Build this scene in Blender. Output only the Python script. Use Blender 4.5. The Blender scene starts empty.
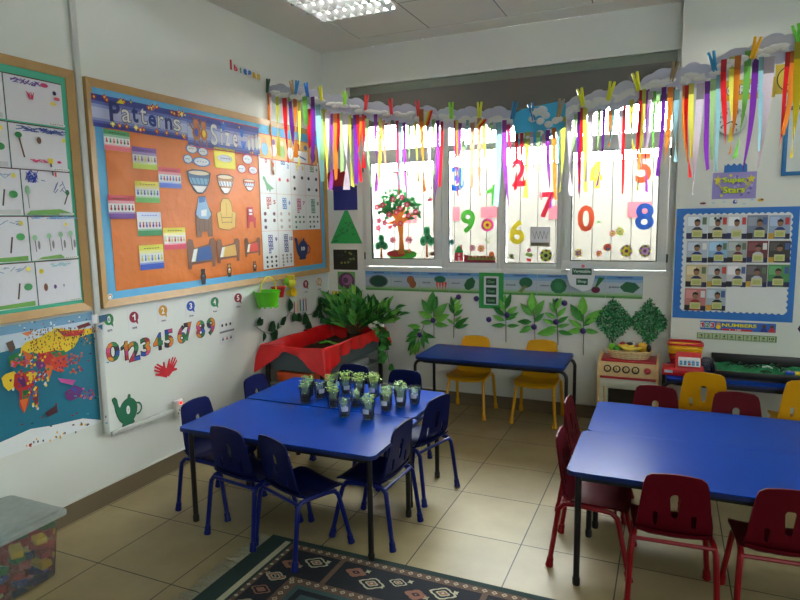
import bpy, bmesh, math, random
from mathutils import Vector, Matrix
R = math.radians; PI = math.pi
random.seed(7)
# ---------------------------------------------------------------- camera, light, exposure
scene = bpy.context.scene
COL = scene.collection
F_PX = 610.05
CAM = Vector((2.8373, -4.7971, 1.55))
_p, _y, _r = R(-7.4092), R(23.8771), R(-0.9417)
FW = Vector((-math.sin(_y)*math.cos(_p), math.cos(_y)*math.cos(_p), math.sin(_p)))
_rt = Vector((math.cos(_y), math.sin(_y), 0)); _up = _rt.cross(FW)
RT = _rt*math.cos(_r) + _up*math.sin(_r); UP = -_rt*math.sin(_r) + _up*math.cos(_r)
cd = bpy.data.cameras.new('camera'); cam = bpy.data.objects.new('camera', cd); COL.objects.link(cam)
cam.matrix_world = Matrix(((RT.x, UP.x, -FW.x, CAM.x), (RT.y, UP.y, -FW.y, CAM.y), (RT.z, UP.z, -FW.z, CAM.z), (0, 0, 0, 1)))
cd.sensor_width = 36; cd.lens = F_PX*36/800; cd.clip_start = 0.05
scene.camera = cam
scene.view_settings.view_transform = 'Standard'; scene.view_settings.look = 'None'
scene.view_settings.gamma = 1; scene.view_settings.exposure = 0.28
w = bpy.data.worlds.new('sky'); scene.world = w; w.use_nodes = True
w.node_tree.nodes['Background'].inputs[0].default_value = (0.95, 0.98, 1.0, 1)
w.node_tree.nodes['Background'].inputs[1].default_value = 46.0
def area(name, loc, size, power, col=(1, 1, 1), rot=(0, 0, 0)):
    l = bpy.data.lights.new(name, 'AREA'); l.shape = 'RECTANGLE'; l.size, l.size_y = size; l.energy = power; l.color = col
    o = bpy.data.objects.new(name, l); COL.objects.link(o); o.location = loc; o.rotation_euler = rot; return o
# fill light added at the far end of the room, behind the camera
area('far_fill_light', (4.9, -7.5, 1.9), (3.0, 1.3), 46, (0.88, 0.98, 1.0), (R(90), 0, 0))
area('side_window_light', (6.5, -2.2, 1.8), (2.6, 1.4), 20, (0.9, 1.0, 0.98), (0, R(90), 0))

# ---------------------------------------------------------------- helpers
MATS = {}
def lin(c):
    c = c/255.0
    return c/12.92 if c <= 0.04045 else ((c+0.055)/1.055)**2.4
def M(name, rgb=(128, 128, 128), rough=0.5, var=0.08, scale=30.0, metal=0.0, bump=0.0, transl=0.0, spec=0.5, emit=0, coat=0.0, alpha=1.0):
    if name in MATS: return MATS[name]
    m = bpy.data.materials.new(name); m.use_nodes = True; nt = m.node_tree; b = nt.nodes['Principled BSDF']
    c = [lin(v) for v in rgb]
    tc = nt.nodes.new('ShaderNodeTexCoord'); nz = nt.nodes.new('ShaderNodeTexNoise')
    nz.inputs['Scale'].default_value = scale; nz.inputs['Detail'].default_value = 3
    nt.links.new(tc.outputs['Object'], nz.inputs['Vector'])
    mx = nt.nodes.new('ShaderNodeMix'); mx.data_type = 'RGBA'
    mx.inputs[6].default_value = [v*(1-var) for v in c]+[1]; mx.inputs[7].default_value = [min(1, v*(1+var)) for v in c]+[1]
    nt.links.new(nz.outputs[0], mx.inputs[0]); nt.links.new(mx.outputs[2], b.inputs['Base Color'])
    b.inputs['Roughness'].default_value = rough; b.inputs['Metallic'].default_value = metal
    b.inputs['Specular IOR Level'].default_value = spec
    if coat: b.inputs['Coat Weight'].default_value = coat; b.inputs['Coat Roughness'].default_value = 0.12
    if bump:
        bp = nt.nodes.new('ShaderNodeBump'); bp.inputs['Strength'].default_value = bump; bp.inputs['Distance'].default_value = 0.01
        nt.links.new(nz.outputs[0], bp.inputs['Height']); nt.links.new(bp.outputs[0], b.inputs['Normal'])
    if emit:
        b.inputs['Emission Color'].default_value = c+[1]; b.inputs['Emission Strength'].default_value = emit
    if transl:
        out = nt.nodes['Material Output']; t = nt.nodes.new('ShaderNodeBsdfTranslucent'); ms = nt.nodes.new('ShaderNodeMixShader')
        nt.links.new(mx.outputs[2], t.inputs[0]); ms.inputs[0].default_value = transl
        nt.links.new(b.outputs[0], ms.inputs[1]); nt.links.new(t.outputs[0], ms.inputs[2]); nt.links.new(ms.outputs[0], out.inputs[0])
    if alpha < 1: b.inputs['Alpha'].default_value = alpha
    MATS[name] = m; return m
def C(rgb, kind='paper'):
    """flat printed / painted colour"""
    key = '%s_%02x%02x%02x' % ((kind,)+tuple(rgb))
    if kind == 'paper': return M(key, rgb, 0.55, 0.03, 40)
    if kind == 'film': return M(key, rgb, 0.4, 0.03, 40, transl=0.2)
    if kind == 'crepe': return M(key, rgb, 0.8, 0.10, 160, transl=0.55)
    if kind == 'plastic': return M(key, rgb, 0.35, 0.04, 20)
    if kind == 'leaf': return M(key, rgb, 0.5, 0.25, 60, spec=0.35)
    return M(key, rgb)
def tag(o, label, cat, group=None):
    o['label'] = label; o['category'] = cat
    if group: o['group'] = group
    return o
def empty(name, loc=(0, 0, 0), rz=0.0):
    o = bpy.data.objects.new(name, None); COL.objects.link(o); o.location = loc; o.rotation_euler = (0, 0, rz); o.empty_display_size = 0.05
    return o
class MB:
    """collects shapes (each with a material) into one mesh"""
    def __init__(s): s.v = []; s.f = []; s.m = []; s.mats = []; s.sm = []
    def mi(s, m):
        if m not in s.mats: s.mats.append(m)
        return s.mats.index(m)
    def add(s, vs, fs, m, smooth=False, T=None):
        o = len(s.v); k = s.mi(m)
        for p in vs:
            p = Vector(p)
            s.v.append(tuple(T @ p) if T else tuple(p))
        for f in fs: s.f.append([o+i for i in f]); s.m.append(k); s.sm.append(smooth)
    def box(s, c, d, m, rot=None, b=0.0):
        x, y, z = [q/2 for q in d]
        T = Matrix.Translation(c) @ (rot.to_4x4() if rot else Matrix())
        if b <= 0:
            vs = [(i*x, j*y, k*z) for i in (-1, 1) for j in (-1, 1) for k in (-1, 1)]
            fs = [(0, 1, 3, 2), (4, 6, 7, 5), (0, 4, 5, 1), (2, 3, 7, 6), (0, 2, 6, 4), (1, 5, 7, 3)]
            s.add(vs, fs, m, False, T)
        else:
            bm = bmesh.new(); bmesh.ops.create_cube(bm, size=1)
            bmesh.ops.scale(bm, vec=d, verts=bm.verts)
            bmesh.ops.bevel(bm, geom=bm.edges[:]+bm.verts[:], offset=min(b, x*.95, y*.95, z*.95), segments=2, affect='EDGES', profile=0.5)
            s.bm(bm, m, True, T)
    def bm(s, bm, m, smooth=True, T=None):
        bm.verts.ensure_lookup_table(); bm.verts.index_update()
        s.add([v.co.copy() for v in bm.verts], [[v.index for v in f.verts] for f in bm.faces], m, smooth, T); bm.free()
    def ball(s, c, r, m, seg=10, rings=7, sc=(1, 1, 1), rot=None):
        bm = bmesh.new(); bmesh.ops.create_uvsphere(bm, u_segments=seg, v_segments=rings, radius=1)
        T = Matrix.Translation(c) @ (rot.to_4x4() if rot else Matrix()) @ Matrix.Diagonal((r*sc[0], r*sc[1], r*sc[2], 1))
        s.bm(bm, m, True, T)
    def tube(s, pts, r, m, seg=8, caps=True, closed=False):
        pts = [Vector(p) for p in pts]; n = len(pts); rs = r if isinstance(r, (list, tuple)) else [r]*n
        vs = []; fs = []; ref = None
        for i, p in enumerate(pts):
            a = pts[(i-1) % n] if (closed or i > 0) else p; b = pts[(i+1) % n] if (closed or i < n-1) else p
            d = (b-a).normalized()
            if ref is None:
                ref = Vector((0, 0, 1)) if abs(d.z) < .9 else Vector((1, 0, 0))
                ref = (ref - d*ref.dot(d)).normalized()
            else: ref = (ref - d*ref.dot(d)).normalized()
            q = d.cross(ref)
            for k in range(seg):
                t = 2*PI*k/seg; vs.append(p + (ref*math.cos(t)+q*math.sin(t))*rs[i])
        for i in range(n if closed else n-1):
            for k in range(seg):
                j = (i+1) % n; fs.append((i*seg+k, i*seg+(k+1) % seg, j*seg+(k+1) % seg, j*seg+k))
        if caps and not closed: fs += [tuple(range(seg-1, -1, -1)), tuple((n-1)*seg+k for k in range(seg))]
        s.add(vs, fs, m, True)
    def lathe(s, prof, m, c=(0, 0, 0), seg=16, cap0=True, cap1=True, T=None):
        vs = []; fs = []
        for (r, z) in prof:
            for k in range(seg): t = 2*PI*k/seg; vs.append((c[0]+r*math.cos(t), c[1]+r*math.sin(t), c[2]+z))
        for i in range(len(prof)-1):
            for k in range(seg): fs.append((i*seg+k, i*seg+(k+1) % seg, (i+1)*seg+(k+1) % seg, (i+1)*seg+k))
        if cap0: fs.append(tuple(range(seg-1, -1, -1)))
        if cap1: fs.append(tuple((len(prof)-1)*seg+k for k in range(seg)))
        s.add(vs, fs, m, True, T)
    def prism(s, pts, z0, z1, m, T=None, smooth=False):
        n = len(pts); vs = [(x, y, z0) for x, y in pts]+[(x, y, z1) for x, y in pts]
        fs = [tuple(range(n-1, -1, -1)), tuple(range(n, 2*n))]+[(i, (i+1) % n, n+(i+1) % n, n+i) for i in range(n)]
        s.add(vs, fs, m, smooth, T)
    def build(s, name, parent=None, loc=None):
        me = bpy.data.meshes.new(name); me.from_pydata(s.v, [], s.f); me.update()
        for m in s.mats: me.materials.append(m)
        me.polygons.foreach_set('material_index', s.m); me.polygons.foreach_set('use_smooth', s.sm)
        if any(s.sm):
            try: me.set_sharp_from_angle(angle=R(40))
            except Exception: pass
        me.validate()
        o = bpy.data.objects.new(name, me); COL.objects.link(o)
        if parent: o.parent = parent
        if loc: o.location = loc
        return o
def struct(o): o['kind'] = 'structure'; return o
def copy_tree(o, parent=None):
    c = o.copy(); COL.objects.link(c); c.parent = parent
    for ch in o.children: copy_tree(ch, c)
    return c
def rrect(w, h, r, n=4, cx=0, cy=0):
    out = []
    for (sx, sy, a0) in ((1, 1, 0), (-1, 1, 90), (-1, -1, 180), (1, -1, 270)):
        for k in range(n+1):
            a = R(a0+90*k/n); out.append((cx+sx*(w/2-r)+r*math.cos(a), cy+sy*(h/2-r)+r*math.sin(a)))
    return out
def ray(u, v): return FW + RT*((u-400)/F_PX) - UP*((v-300)/F_PX)
def LW(u, v, x=0.0):
    d = ray(u, v); return CAM + d*((x-CAM.x)/d.x)
def BW(u, v, y=0.0):
    d = ray(u, v); return CAM + d*((y-CAM.y)/d.y)
def FL(u, v, z=0.0):
    d = ray(u, v); return CAM + d*((z-CAM.z)/d.z)

# ---------------------------------------------------------------- structure materials
def wall_mat():
    m = M('painted_plaster', (222, 226, 219), 0.5, 0.015, 3, spec=0.35); return m
def tile_mat():
    m = bpy.data.materials.new('beige_floor_tile'); m.use_nodes = True; nt = m.node_tree; b = nt.nodes['Principled BSDF']
    tc = nt.nodes.new('ShaderNodeTexCoord'); mp = nt.nodes.new('ShaderNodeMapping'); br = nt.nodes.new('ShaderNodeTexBrick')
    TX, TY = 0.4427, 0.4466
    mp.inputs['Scale'].default_value = (1/TX, 1/TY, 1); mp.inputs['Location'].default_value = (-1.7956/TX+40, 2.0559/TY+40, 0)
    nt.links.new(tc.outputs['Object'], mp.inputs[0]); nt.links.new(mp.outputs[0], br.inputs['Vector'])
    br.offset = 0; br.squash = 1; br.inputs['Scale'].default_value = 1; br.inputs['Brick Width'].default_value = 1; br.inputs['Row Height'].default_value = 1
    br.inputs['Mortar Size'].default_value = 0.0065; br.inputs['Mortar Smooth'].default_value = 0.1
    br.inputs['Color1'].default_value = [lin(160), lin(146), lin(108), 1]; br.inputs['Color2'].default_value = [lin(153), lin(139), lin(102), 1]
    br.inputs['Mortar'].default_value = [lin(58), lin(50), lin(36), 1]
    nz = nt.nodes.new('ShaderNodeTexNoise'); nz.inputs['Scale'].default_value = 3.2; nz.inputs['Detail'].default_value = 6; nz.inputs['Roughness'].default_value = .6
    nt.links.new(tc.outputs['Object'], nz.inputs[0])
    cr = nt.nodes.new('ShaderNodeValToRGB'); cr.color_ramp.elements[0].position = .32; cr.color_ramp.elements[0].color = (.72, .70, .66, 1); cr.color_ramp.elements[1].position = .68
    nt.links.new(nz.outputs[0], cr.inputs[0])
    mx = nt.nodes.new('ShaderNodeMix'); mx.data_type = 'RGBA'; mx.blend_type = 'MULTIPLY'; mx.inputs[0].default_value = 0.75
    nt.links.new(br.outputs[0], mx.inputs[6]); nt.links.new(cr.outputs[0], mx.inputs[7]); nt.links.new(mx.outputs[2], b.inputs['Base Color'])
    b.inputs['Roughness'].default_value = 0.42; b.inputs['Specular IOR Level'].default_value = 0.35
    bp = nt.nodes.new('ShaderNodeBump'); bp.inputs['Strength'].default_value = .4; bp.inputs['Distance'].default_value = .002; bp.invert = True
    nt.links.new(br.outputs['Fac'], bp.inputs['Height']); nt.links.new(bp.outputs[0], b.inputs['Normal'])
    return m
def ceil_mat():
    m = bpy.data.materials.new('ceiling_tile'); m.use_nodes = True; nt = m.node_tree; b = nt.nodes['Principled BSDF']
    tc = nt.nodes.new('ShaderNodeTexCoord'); mp = nt.nodes.new('ShaderNodeMapping'); br = nt.nodes.new('ShaderNodeTexBrick')
    mp.inputs['Scale'].default_value = (1/.6, 1/.6, 1); mp.inputs['Location'].default_value = (-.4949/.6+40, .2199/.6+40, 0)
    nt.links.new(tc.outputs['Object'], mp.inputs[0]); nt.links.new(mp.outputs[0], br.inputs['Vector'])
    br.offset = 0; br.inputs['Scale'].default_value = 1; br.inputs['Brick Width'].default_value = 1; br.inputs['Row Height'].default_value = 1
    br.inputs['Mortar Size'].default_value = 0.006; br.inputs['Color1'].default_value = [lin(228), lin(227), lin(218), 1]; br.inputs['Color2'].default_value = [lin(222), lin(221), lin(212), 1]
    br.inputs['Mortar'].default_value = [lin(80), lin(78), lin(72), 1]
    nt.links.new(br.outputs[0], b.inputs['Base Color']); b.inputs['Roughness'].default_value = .9
    return m
WALL = wall_mat(); TILE = tile_mat(); H = 3.0
XR, YF = 6.6, -7.6          # far ends of the room, behind and beside the camera
PX, PY = 2.866, -0.12       # the projecting wall right of the window
# floor, ceiling
b = MB(); b.box(((XR)/2, YF/2, -.05), (XR+.4, -YF+.4, .1), TILE); struct(b.build('floor'))
b = MB(); b.box(((.4949+XR)/2, (YF-.22)/2, H+.055), (XR-.4949, -YF-.2199, .1), ceil_mat())
PL = M('ceiling_board', (226, 226, 218), .9, .02, 4)
b.box((.4949/2, YF/2, H+.05), (.4949, -YF, .1), PL); b.box(((.4949+XR)/2, -.11, H+.05), (XR-.4949, .2199, .1), PL); struct(b.build('ceiling'))
# walls
b = MB(); b.box((-.1, YF/2+.1, H/2), (.2, -YF+.6, H+.2), WALL); struct(b.build('wall_left'))
WX0, WX1, WZ0, WZT, WZ1 = .372, 2.853, 1.121, 2.42, 2.69
b = MB()
b.box((PX/2, .1, WZ0/2), (PX, .2, WZ0), WALL); b.box((PX/2, .1, (WZ1+H)/2), (PX, .2, H-WZ1), WALL); b.box((.235/2, .1, (2.42+WZ1)/2), (.235, .2, WZ1-2.42), WALL); b.box(((.235+WX1)/2, .18, (2.44+WZ1)/2), (WX1-.235, .04, WZ1-2.44), WALL)
b.box((WX0/2-.0, .1, (WZ0+2.42)/2), (WX0, .2, 2.42-WZ0), WALL); b.box(((WX1+PX)/2, .1, (WZ0+WZ1)/2), (PX-WX1, .2, WZ1-WZ0), WALL)
b.box((-.1, .1, 1.5), (.2, .2, 3.1), WALL)
struct(b.build('wall_back'))
b = MB(); b.box(((PX+XR)/2, PY+.16, H/2), (XR-PX, .32, H), WALL); struct(b.build('wall_back_right'))
b = MB(); b.box((XR+.1, YF/2, H/2), (.2, -YF+.6, H+.2), WALL); struct(b.build('wall_right'))
b = MB(); b.box((XR/2, YF-.1, H/2), (XR+.4, .2, H+.2), WALL); struct(b.build('wall_front'))
# skirtings with the pale edge of the plaster above them
SK = M('skirting_tile', (116, 102, 80), .4, .12, 5); EDGE = M('skirting_edge', (215, 218, 212), .5)
b = MB(); b.box((.006, YF/2, .052), (.012, -YF, .104), SK); b.box((.0055, YF/2, .107), (.011, -YF, .007), EDGE); struct(b.build('baseboard_left'))
b = MB(); b.box((PX/2, -.006, .052), (PX, .012, .104), SK); b.box((PX/2, -.0055, .107), (PX, .011, .007), EDGE)
b.box(((PX+XR)/2, PY-.006, .052), (XR-PX, .012, .104), SK); b.box(((PX+XR)/2, PY-.0055, .107), (XR-PX, .011, .007), EDGE); struct(b.build('baseboard_back'))

# ---------------------------------------------------------------- windows
ALU = M('window_aluminium', (222, 228, 222), .4, .02, 10); GASK = M('window_gasket', (50, 52, 50), .6)
def glass_mat():
    m = bpy.data.materials.new('window_glass'); m.use_nodes = True; nt = m.node_tree
    nt.nodes.remove(nt.nodes['Principled BSDF']); out = nt.nodes['Material Output']
    t = nt.nodes.new('ShaderNodeBsdfTransparent'); g = nt.nodes.new('ShaderNodeBsdfGlossy'); g.inputs['Roughness'].default_value = .02
    ms = nt.nodes.new('ShaderNodeMixShader'); lw = nt.nodes.new('ShaderNodeFresnel'); lw.inputs[0].default_value = 1.3
    t.inputs[0].default_value = (.97, .99, .98, 1)
    nt.links.new(lw.outputs[0], ms.inputs[0]); nt.links.new(t.outputs[0], ms.inputs[1]); nt.links.new(g.outputs[0], ms.inputs[2]); nt.links.new(ms.outputs[0], out.inputs[0])
    return m
GLASS = glass_mat()
def ring(b, x0, x1, z0, z1, t, y0, y1, m):
    yc, d = (y0+y1)/2, abs(y1-y0)
    b.box(((x0+x1)/2, yc, z0+t/2), (x1-x0, d, t), m, b=.003); b.box(((x0+x1)/2, yc, z1-t/2), (x1-x0, d, t), m, b=.003)
    b.box((x0+t/2, yc, (z0+z1)/2), (t, d, z1-z0-2*t+.004), m, b=.003); b.box((x1-t/2, yc, (z0+z1)/2), (t, d, z1-z0-2*t+.004), m, b=.003)
def pane(parent, x0, x1, z0, z1, y):
    g = MB(); g.box(((x0+x1)/2, y, (z0+z1)/2), (x1-x0, .005, z1-z0), GLASS); o = g.build('glass_pane', parent); return o
ZT0, ZT1 = 2.045, 2.15      # transom bar
wins = [(WX0, 1.133, True), (1.133, 1.604, False), (1.604, 2.074, False), (2.074, WX1, True)]
for i, (a, c, case) in enumerate(wins):
    e = struct(empty('window_%d' % (i+1), (a, 0, WZ0)))
    o = MB(); t = .035
    ring(o, a, c, WZ0, WZT+.02, t, -.002, .055, ALU)
    o.box(((a+c)/2, .025, 2.125), (c-a-2*t, .06, .05), ALU, b=.003)
    fr = o.build('window_frame', e); fr.location = (-a, 0, -WZ0)
    if case:
        gx0, gx1 = (.468, 1.05) if i == 0 else (2.155, 2.756)
        sx0, sx1 = (a+.028, 1.107) if i == 0 else (2.085, 2.816)
        s = MB(); z0, z1 = 1.162, 2.10; tt = .066
        ring(s, sx0, sx1, z0, z1, tt, -.022, .03, ALU); ring(s, sx0+tt-.004, sx1-tt+.004, z0+tt-.004, z1-tt+.004, .008, -.024, -.005, GASK)
        so = s.build('sash', e); so.location = (-a, 0, -WZ0)
        h = MB(); hx = sx1-.03 if i == 0 else sx0+.03
        h.box((hx, -.03, 1.42), (.026, .016, .09), ALU, b=.004); h.box((hx, -.045, 1.40), (.02, .02, .13), ALU, b=.008)
        ho = h.build('window_handle', e); ho.location = (-a, 0, -WZ0)
        hg = MB()
        for zz in (1.25, 2.0): hg.box((sx1+.006 if i == 3 else sx0-.006, -.012, zz), (.012, .02, .06), GASK)
        hh = hg.build('hinge', e); hh.location = (-a, 0, -WZ0)
        p = pane(e, gx0, gx1, z0+tt, z1-tt, .01); p.location = (-a, 0, -WZ0)
    else:
        s = MB(); s.box(((a+c)/2, .02, 1.178), (c-a-.06, .04, .046), ALU, b=.003); ring(s, a+.030, c-.030, 1.20, 2.104, .005, -.003, .02, GASK)
        so = s.build('sash', e); so.location = (-a, 0, -WZ0)
        p = pane(e, a+.032, c-.032, 1.202, 2.102, .012); p.location = (-a, 0, -WZ0)
    p = pane(e, a+t, c-t, 2.15, WZT-.015, .025); p.location = (-a, 0, -WZ0)
# roller blind above the windows: pelmet, hanging cloth, end brackets
e = empty('roller_blind', ((WX0+WX1)/2, .04, 2.6)); tag(e, 'dark grey roller blind rolled up in the recess above the windows', 'blind')
BL0, BL1 = .265, 2.838; bc = (BL0+BL1)/2-(WX0+WX1)/2; bw = BL1-BL0
q = MB(); q.box((bc, .01, .035), (bw, .07, .105), M('blind_pelmet', (120, 128, 116), .6), b=.006); q.build('pelmet', e)
q = MB(); q.box((bc, -.052, -.120), (bw-.01, .004, .262), M('blind_cloth', (100, 98, 92), .9, .03)); q.tube([(bc-bw/2+.01, -.052, -.250), (bc+bw/2-.01, -.052, -.250)], .008, M('blind_bar', (80, 80, 76), .5)); q.build('blind_cloth', e)
for sx in (-1, 1):
    q = MB(); q.box((bc+sx*(bw/2+.006), .0, .02), (.012, .08, .13), M('bracket_white', (200, 205, 200), .5), b=.003); q.build('end_bracket', e)
q = MB(); q.box((bc+bw/2-.012, -.03, -.12), (.004, .004, .2), M('bracket_white')); q.build('pull_cord', e)
# window recess is wider than the frames at the top left: a strip of bare plaster block
# outdoors: a boarded fence and pink panels fixed to it
FEN = M('fence_paint', (98, 92, 86), .8, .02, 6); GRV = M('fence_groove', (62, 57, 53), .9)
e = empty('boarded_fence', (1.6, .75, 0)); tag(e, 'boarded fence standing outside behind the windows', 'fence')
q = MB(); x = -2.6
while x < 4.2:
    q.box((x, 0, 1.0), (.151, .02, 2.06), FEN); q.box((x+.078, .012, 1.0), (.006, .01, 2.06), GRV); x += .157
q.build('board_panel', e); q = MB(); q.box((.8, .03, .5), (6.8, .03, .08), FEN); q.box((.8, .03, 1.8), (6.8, .03, .08), FEN); q.build('fence_rail', e)
q = MB(); q.box((2.0, 5, -.1), (20, 9.5, .1), M('outdoor_paving', (190, 188, 180), .9)); struct(q.build('ground'))
PK = M('pink_panel', (120, 44, 56), .8)
for n, (u0, v0, u1, v1, lb) in enumerate([(404, 210, 411, 223, 'pink panel on the fence seen behind the painted apple tree'), (413, 210, 416.5, 223, 'narrow pink strip on the fence seen right of the apple tree trunk'),
        (453, 207, 459.5, 220.5, 'small pink panel on the fence seen left of the green nine'), (481, 207, 497, 217.5, 'wide pink panel on the fence seen above the yellow flower'),
        (549, 206, 557, 219, 'pink panel on the fence seen at the foot of the red seven'), (628, 202, 651, 217, 'pink panel on the fence seen behind the blue eight')]):
    A = BW(u0, v0, .738); B = BW(u1, v1, .738); q = MB(); q.box((0, 0, 0), (B.x-A.x, .004, A.z-B.z), PK)
    tag(q.build('pink_panel', loc=((A.x+B.x)/2, .737, (A.z+B.z)/2)), lb, 'panel', 'pink panels on the fence outside')

# ---------------------------------------------------------------- ceiling lamps (louvre fittings in the ceiling grid)
TUBE = M('lamp_tube', (255, 250, 240), .5, 0, emit=48); LOUV = M('louvre_metal', (225, 228, 230), .25, .02, metal=.6); HOUS = M('lamp_housing', (225, 225, 220), .5)
def lamp():
    e = empty('ceiling_lamp', (0, 0, H))
    q = MB(); 
    for sx in (-1, 1): q.box((sx*.292, 0, .0), (.014, .598, .02), HOUS); q.box((0, sx*.292, .0), (.598, .014, .02), HOUS)
    q.box((0, 0, .004), (.58, .58, .002), HOUS); q.build('housing', e)
    q = MB()
    for k in range(4): q.box((0, -.285+.19*k, -.022), (.58, .012, .036), LOUV, b=.003)
    for r in range(3):
        for k in range(9):
            x = -.285+.57*(k+.5)/9
            yy0, yy1 = -.285+.19*r, -.285+.19*(r+1)
            q.add([(x-.022, yy0, -.004), (x+.022, yy0, -.004), (x, yy0, -.045), (x-.022, yy1, -.004), (x+.022, yy1, -.004), (x, yy1, -.045)], [(0, 1, 2), (3, 5, 4), (0, 2, 5, 3), (1, 4, 5, 2), (0, 3, 4, 1)], LOUV)
    q.build('louvre', e)
    for r in range(3):
        q = MB(); q.tube([(-.28, -.19+.19*r, -.010), (.28, -.19+.19*r, -.010)], .010, TUBE); q.build('lamp_tube', e)
    return e
L0 = lamp(); L0.location = (.7949, -1.12, H-.001); tag(L0, 'square louvred ceiling lamp at top edge of the photo', 'ceiling lamp', 'ceiling lamps')
for (x, y, lb) in ((3.1949, -1.12, 'above the right tables'), (.7949, -4.12, 'near the left wall behind the camera'), (3.1949, -4.12, 'above the place the photo was taken'), (5.5949, -4.12, 'far right behind the camera'), (5.5949, -1.12, 'far right by the back wall')):
    o = copy_tree(L0); o.location = (x, y, H-.001); o['label'] = 'square louvred ceiling lamp ' + lb
# vertical and horizontal cable trunking on the left wall
TR = M('trunking_plastic', (196, 200, 194), .5, .02)
e = empty('cable_trunking', (0, -2.46, .385)); tag(e, 'white cable trunking running down the left wall and along to a socket', 'trunking')
q = MB(); q.box((.009, -.010, 1.32), (.018, .035, 2.6), TR, b=.003); q.build('vertical_duct', e)
q = MB(); q.box((.008, .26, .003), (.016, .475, .027), TR, b=.003); q.build('horizontal_duct', e)
A = LW(171, 401, .02); 
e = empty('wall_socket', (0, -1.935, .39)); tag(e, 'white wall socket with a lit red switch beside the blue chair', 'socket')
q = MB(); q.box((.014, 0, .0), (.028, .075, .115), M('socket_plastic', (215, 215, 208), .35), b=.006)
for dy, dz in ((0, -.01), (-.011, -.028), (.011, -.028)): q.box((.0285, dy, dz), (.002, .006, .012), M('socket_hole', (30, 30, 30)))
q.build('socket_plate', e); q = MB(); q.box((.03, .012, .034), (.006, .018, .014), M('switch_red', (255, 30, 20), .4, emit=2.5), b=.002); q.build('red_switch', e)

# ---------------------------------------------------------------- tables
BLUE = M('blue_laminate', (4, 54, 146), .27, .04, 8, spec=.08); BEDGE = M('blue_edge', (8, 30, 90), .4); BLACK = M('black_metal', (16, 16, 18), .4)
def table(label, x0, x1, y0, y1, h=.52, rz=0, group=None, arch=False):
    cx, cy, w_, d_ = (x0+x1)/2, (y0+y1)/2, x1-x0, y1-y0
    e = empty('classroom_table', (cx, cy, 0), rz); tag(e, label, 'table', group)
    q = MB(); pts = rrect(w_, d_, .035); n = len(pts)
    q.prism(pts, h-.020, h-.0035, BEDGE, smooth=True); q.prism(rrect(w_-.0015, d_-.0015, .034), h-.004, h, BLUE); q.build('tabletop', e)
    q = MB(); zf = h-.036
    if arch:
        for sx in (-1, 1):
            q.tube([(sx*(w_/2-.08), -d_/2+.05, zf), (sx*(w_/2-.08), d_/2-.05, zf)], .011, BLACK)
    q.box((0, d_/2-.05, zf), (w_-.12, .02, .03), BLACK); q.box((0, -d_/2+.05, zf), (w_-.12, .02, .03), BLACK)
    for sx in (-1, 1): q.box((sx*(w_/2-.06), 0, zf), (.02, d_-.1, .03), BLACK)
    q.build('under_frame', e)
    for sx in (-1, 1):
        for sy in (-1, 1):
            q = MB(); lx, ly = sx*(w_/2-.045), sy*(d_/2-.05)
            if arch:
                lx = sx*(w_/2+.012); r_ = .05; p = [(sx*(w_/2-.10), ly, zf)]
                for k in range(7):
                    a = PI/2*k/6; p.append((lx-sx*r_+sx*r_*math.sin(a), ly, zf-.0-r_+r_*math.cos(a)))
                p.append((lx, ly, .012)); q.tube(p, .0125, BLACK, 10)
            else: q.tube([(lx, ly, h-.025), (lx, ly, .02)], .0135, BLACK, 12)
            q.build('leg', e).data
            f_ = MB(); f_.lathe([(.0145, 0), (.0165, .004), (.0165, .03), (.0145, .036)], BLACK, (lx, ly, 0.0), 12); f_.build('leg_cap', e.children[-1])
    return e
GL, GR = 'blue tables pushed together at left', 'blue tables pushed together at right'
T1 = table('blue table at left nearest the camera, with four chairs round its front and sides',   .562, 1.676, -2.505, -1.955, group=GL, rz=R(.6))
T2 = table('blue table at left holding most cups, behind the front one', .555, 1.640, -1.945, -1.425, group=GL)
T3 = table('blue table at right nearest the camera with red chairs tucked in front', 2.480, 3.60, -2.335, -1.8055, group=GR)
T4 = table('blue table at right behind the front one, facing two red chairs', 2.500, 3.60, -1.8050, -1.285, group=GR)
T5 = table('narrow blue table with curved black legs beneath the windows', 1.098, 2.205, -.625, -.115, h=.53, arch=True)
T6 = table('blue table holding toy till and black tray by the right wall', 2.845, 3.95, -.625, -.135, h=.52, arch=True)

# ---------------------------------------------------------------- chairs
def curve_plate(outline, holes, thick, bevel=.0):
    cu = bpy.data.curves.new('t', 'CURVE'); cu.dimensions = '2D'; cu.fill_mode = 'BOTH'; cu.extrude = thick/2
    for pts in [outline]+holes:
        sp = cu.splines.new('POLY'); sp.points.add(len(pts)-1)
        for i, p in enumerate(pts): sp.points[i].co = (p[0], p[1], 0, 1)
        sp.use_cyclic_u = True
    o = bpy.data.objects.new('t', cu); me = bpy.data.meshes.new_from_object(o); bm = bmesh.new(); bm.from_mesh(me)
    bmesh.ops.remove_doubles(bm, verts=bm.verts, dist=1e-5)
    bpy.data.objects.remove(o); bpy.data.curves.remove(cu); bpy.data.meshes.remove(me)
    return bm
def slot(cx, cy, w, h, n=5, taper=0):
    pts = []
    r = w/2
    for k in range(n+1): a = PI*k/n; pts.append((cx+r*math.cos(a), cy+h/2-r+r*math.sin(a)))
    r2 = r-taper
    for k in range(n+1): a = PI+PI*k/n; pts.append((cx+r2*math.cos(a), cy-h/2+r2+r2*math.sin(a)))
    return pts
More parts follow.
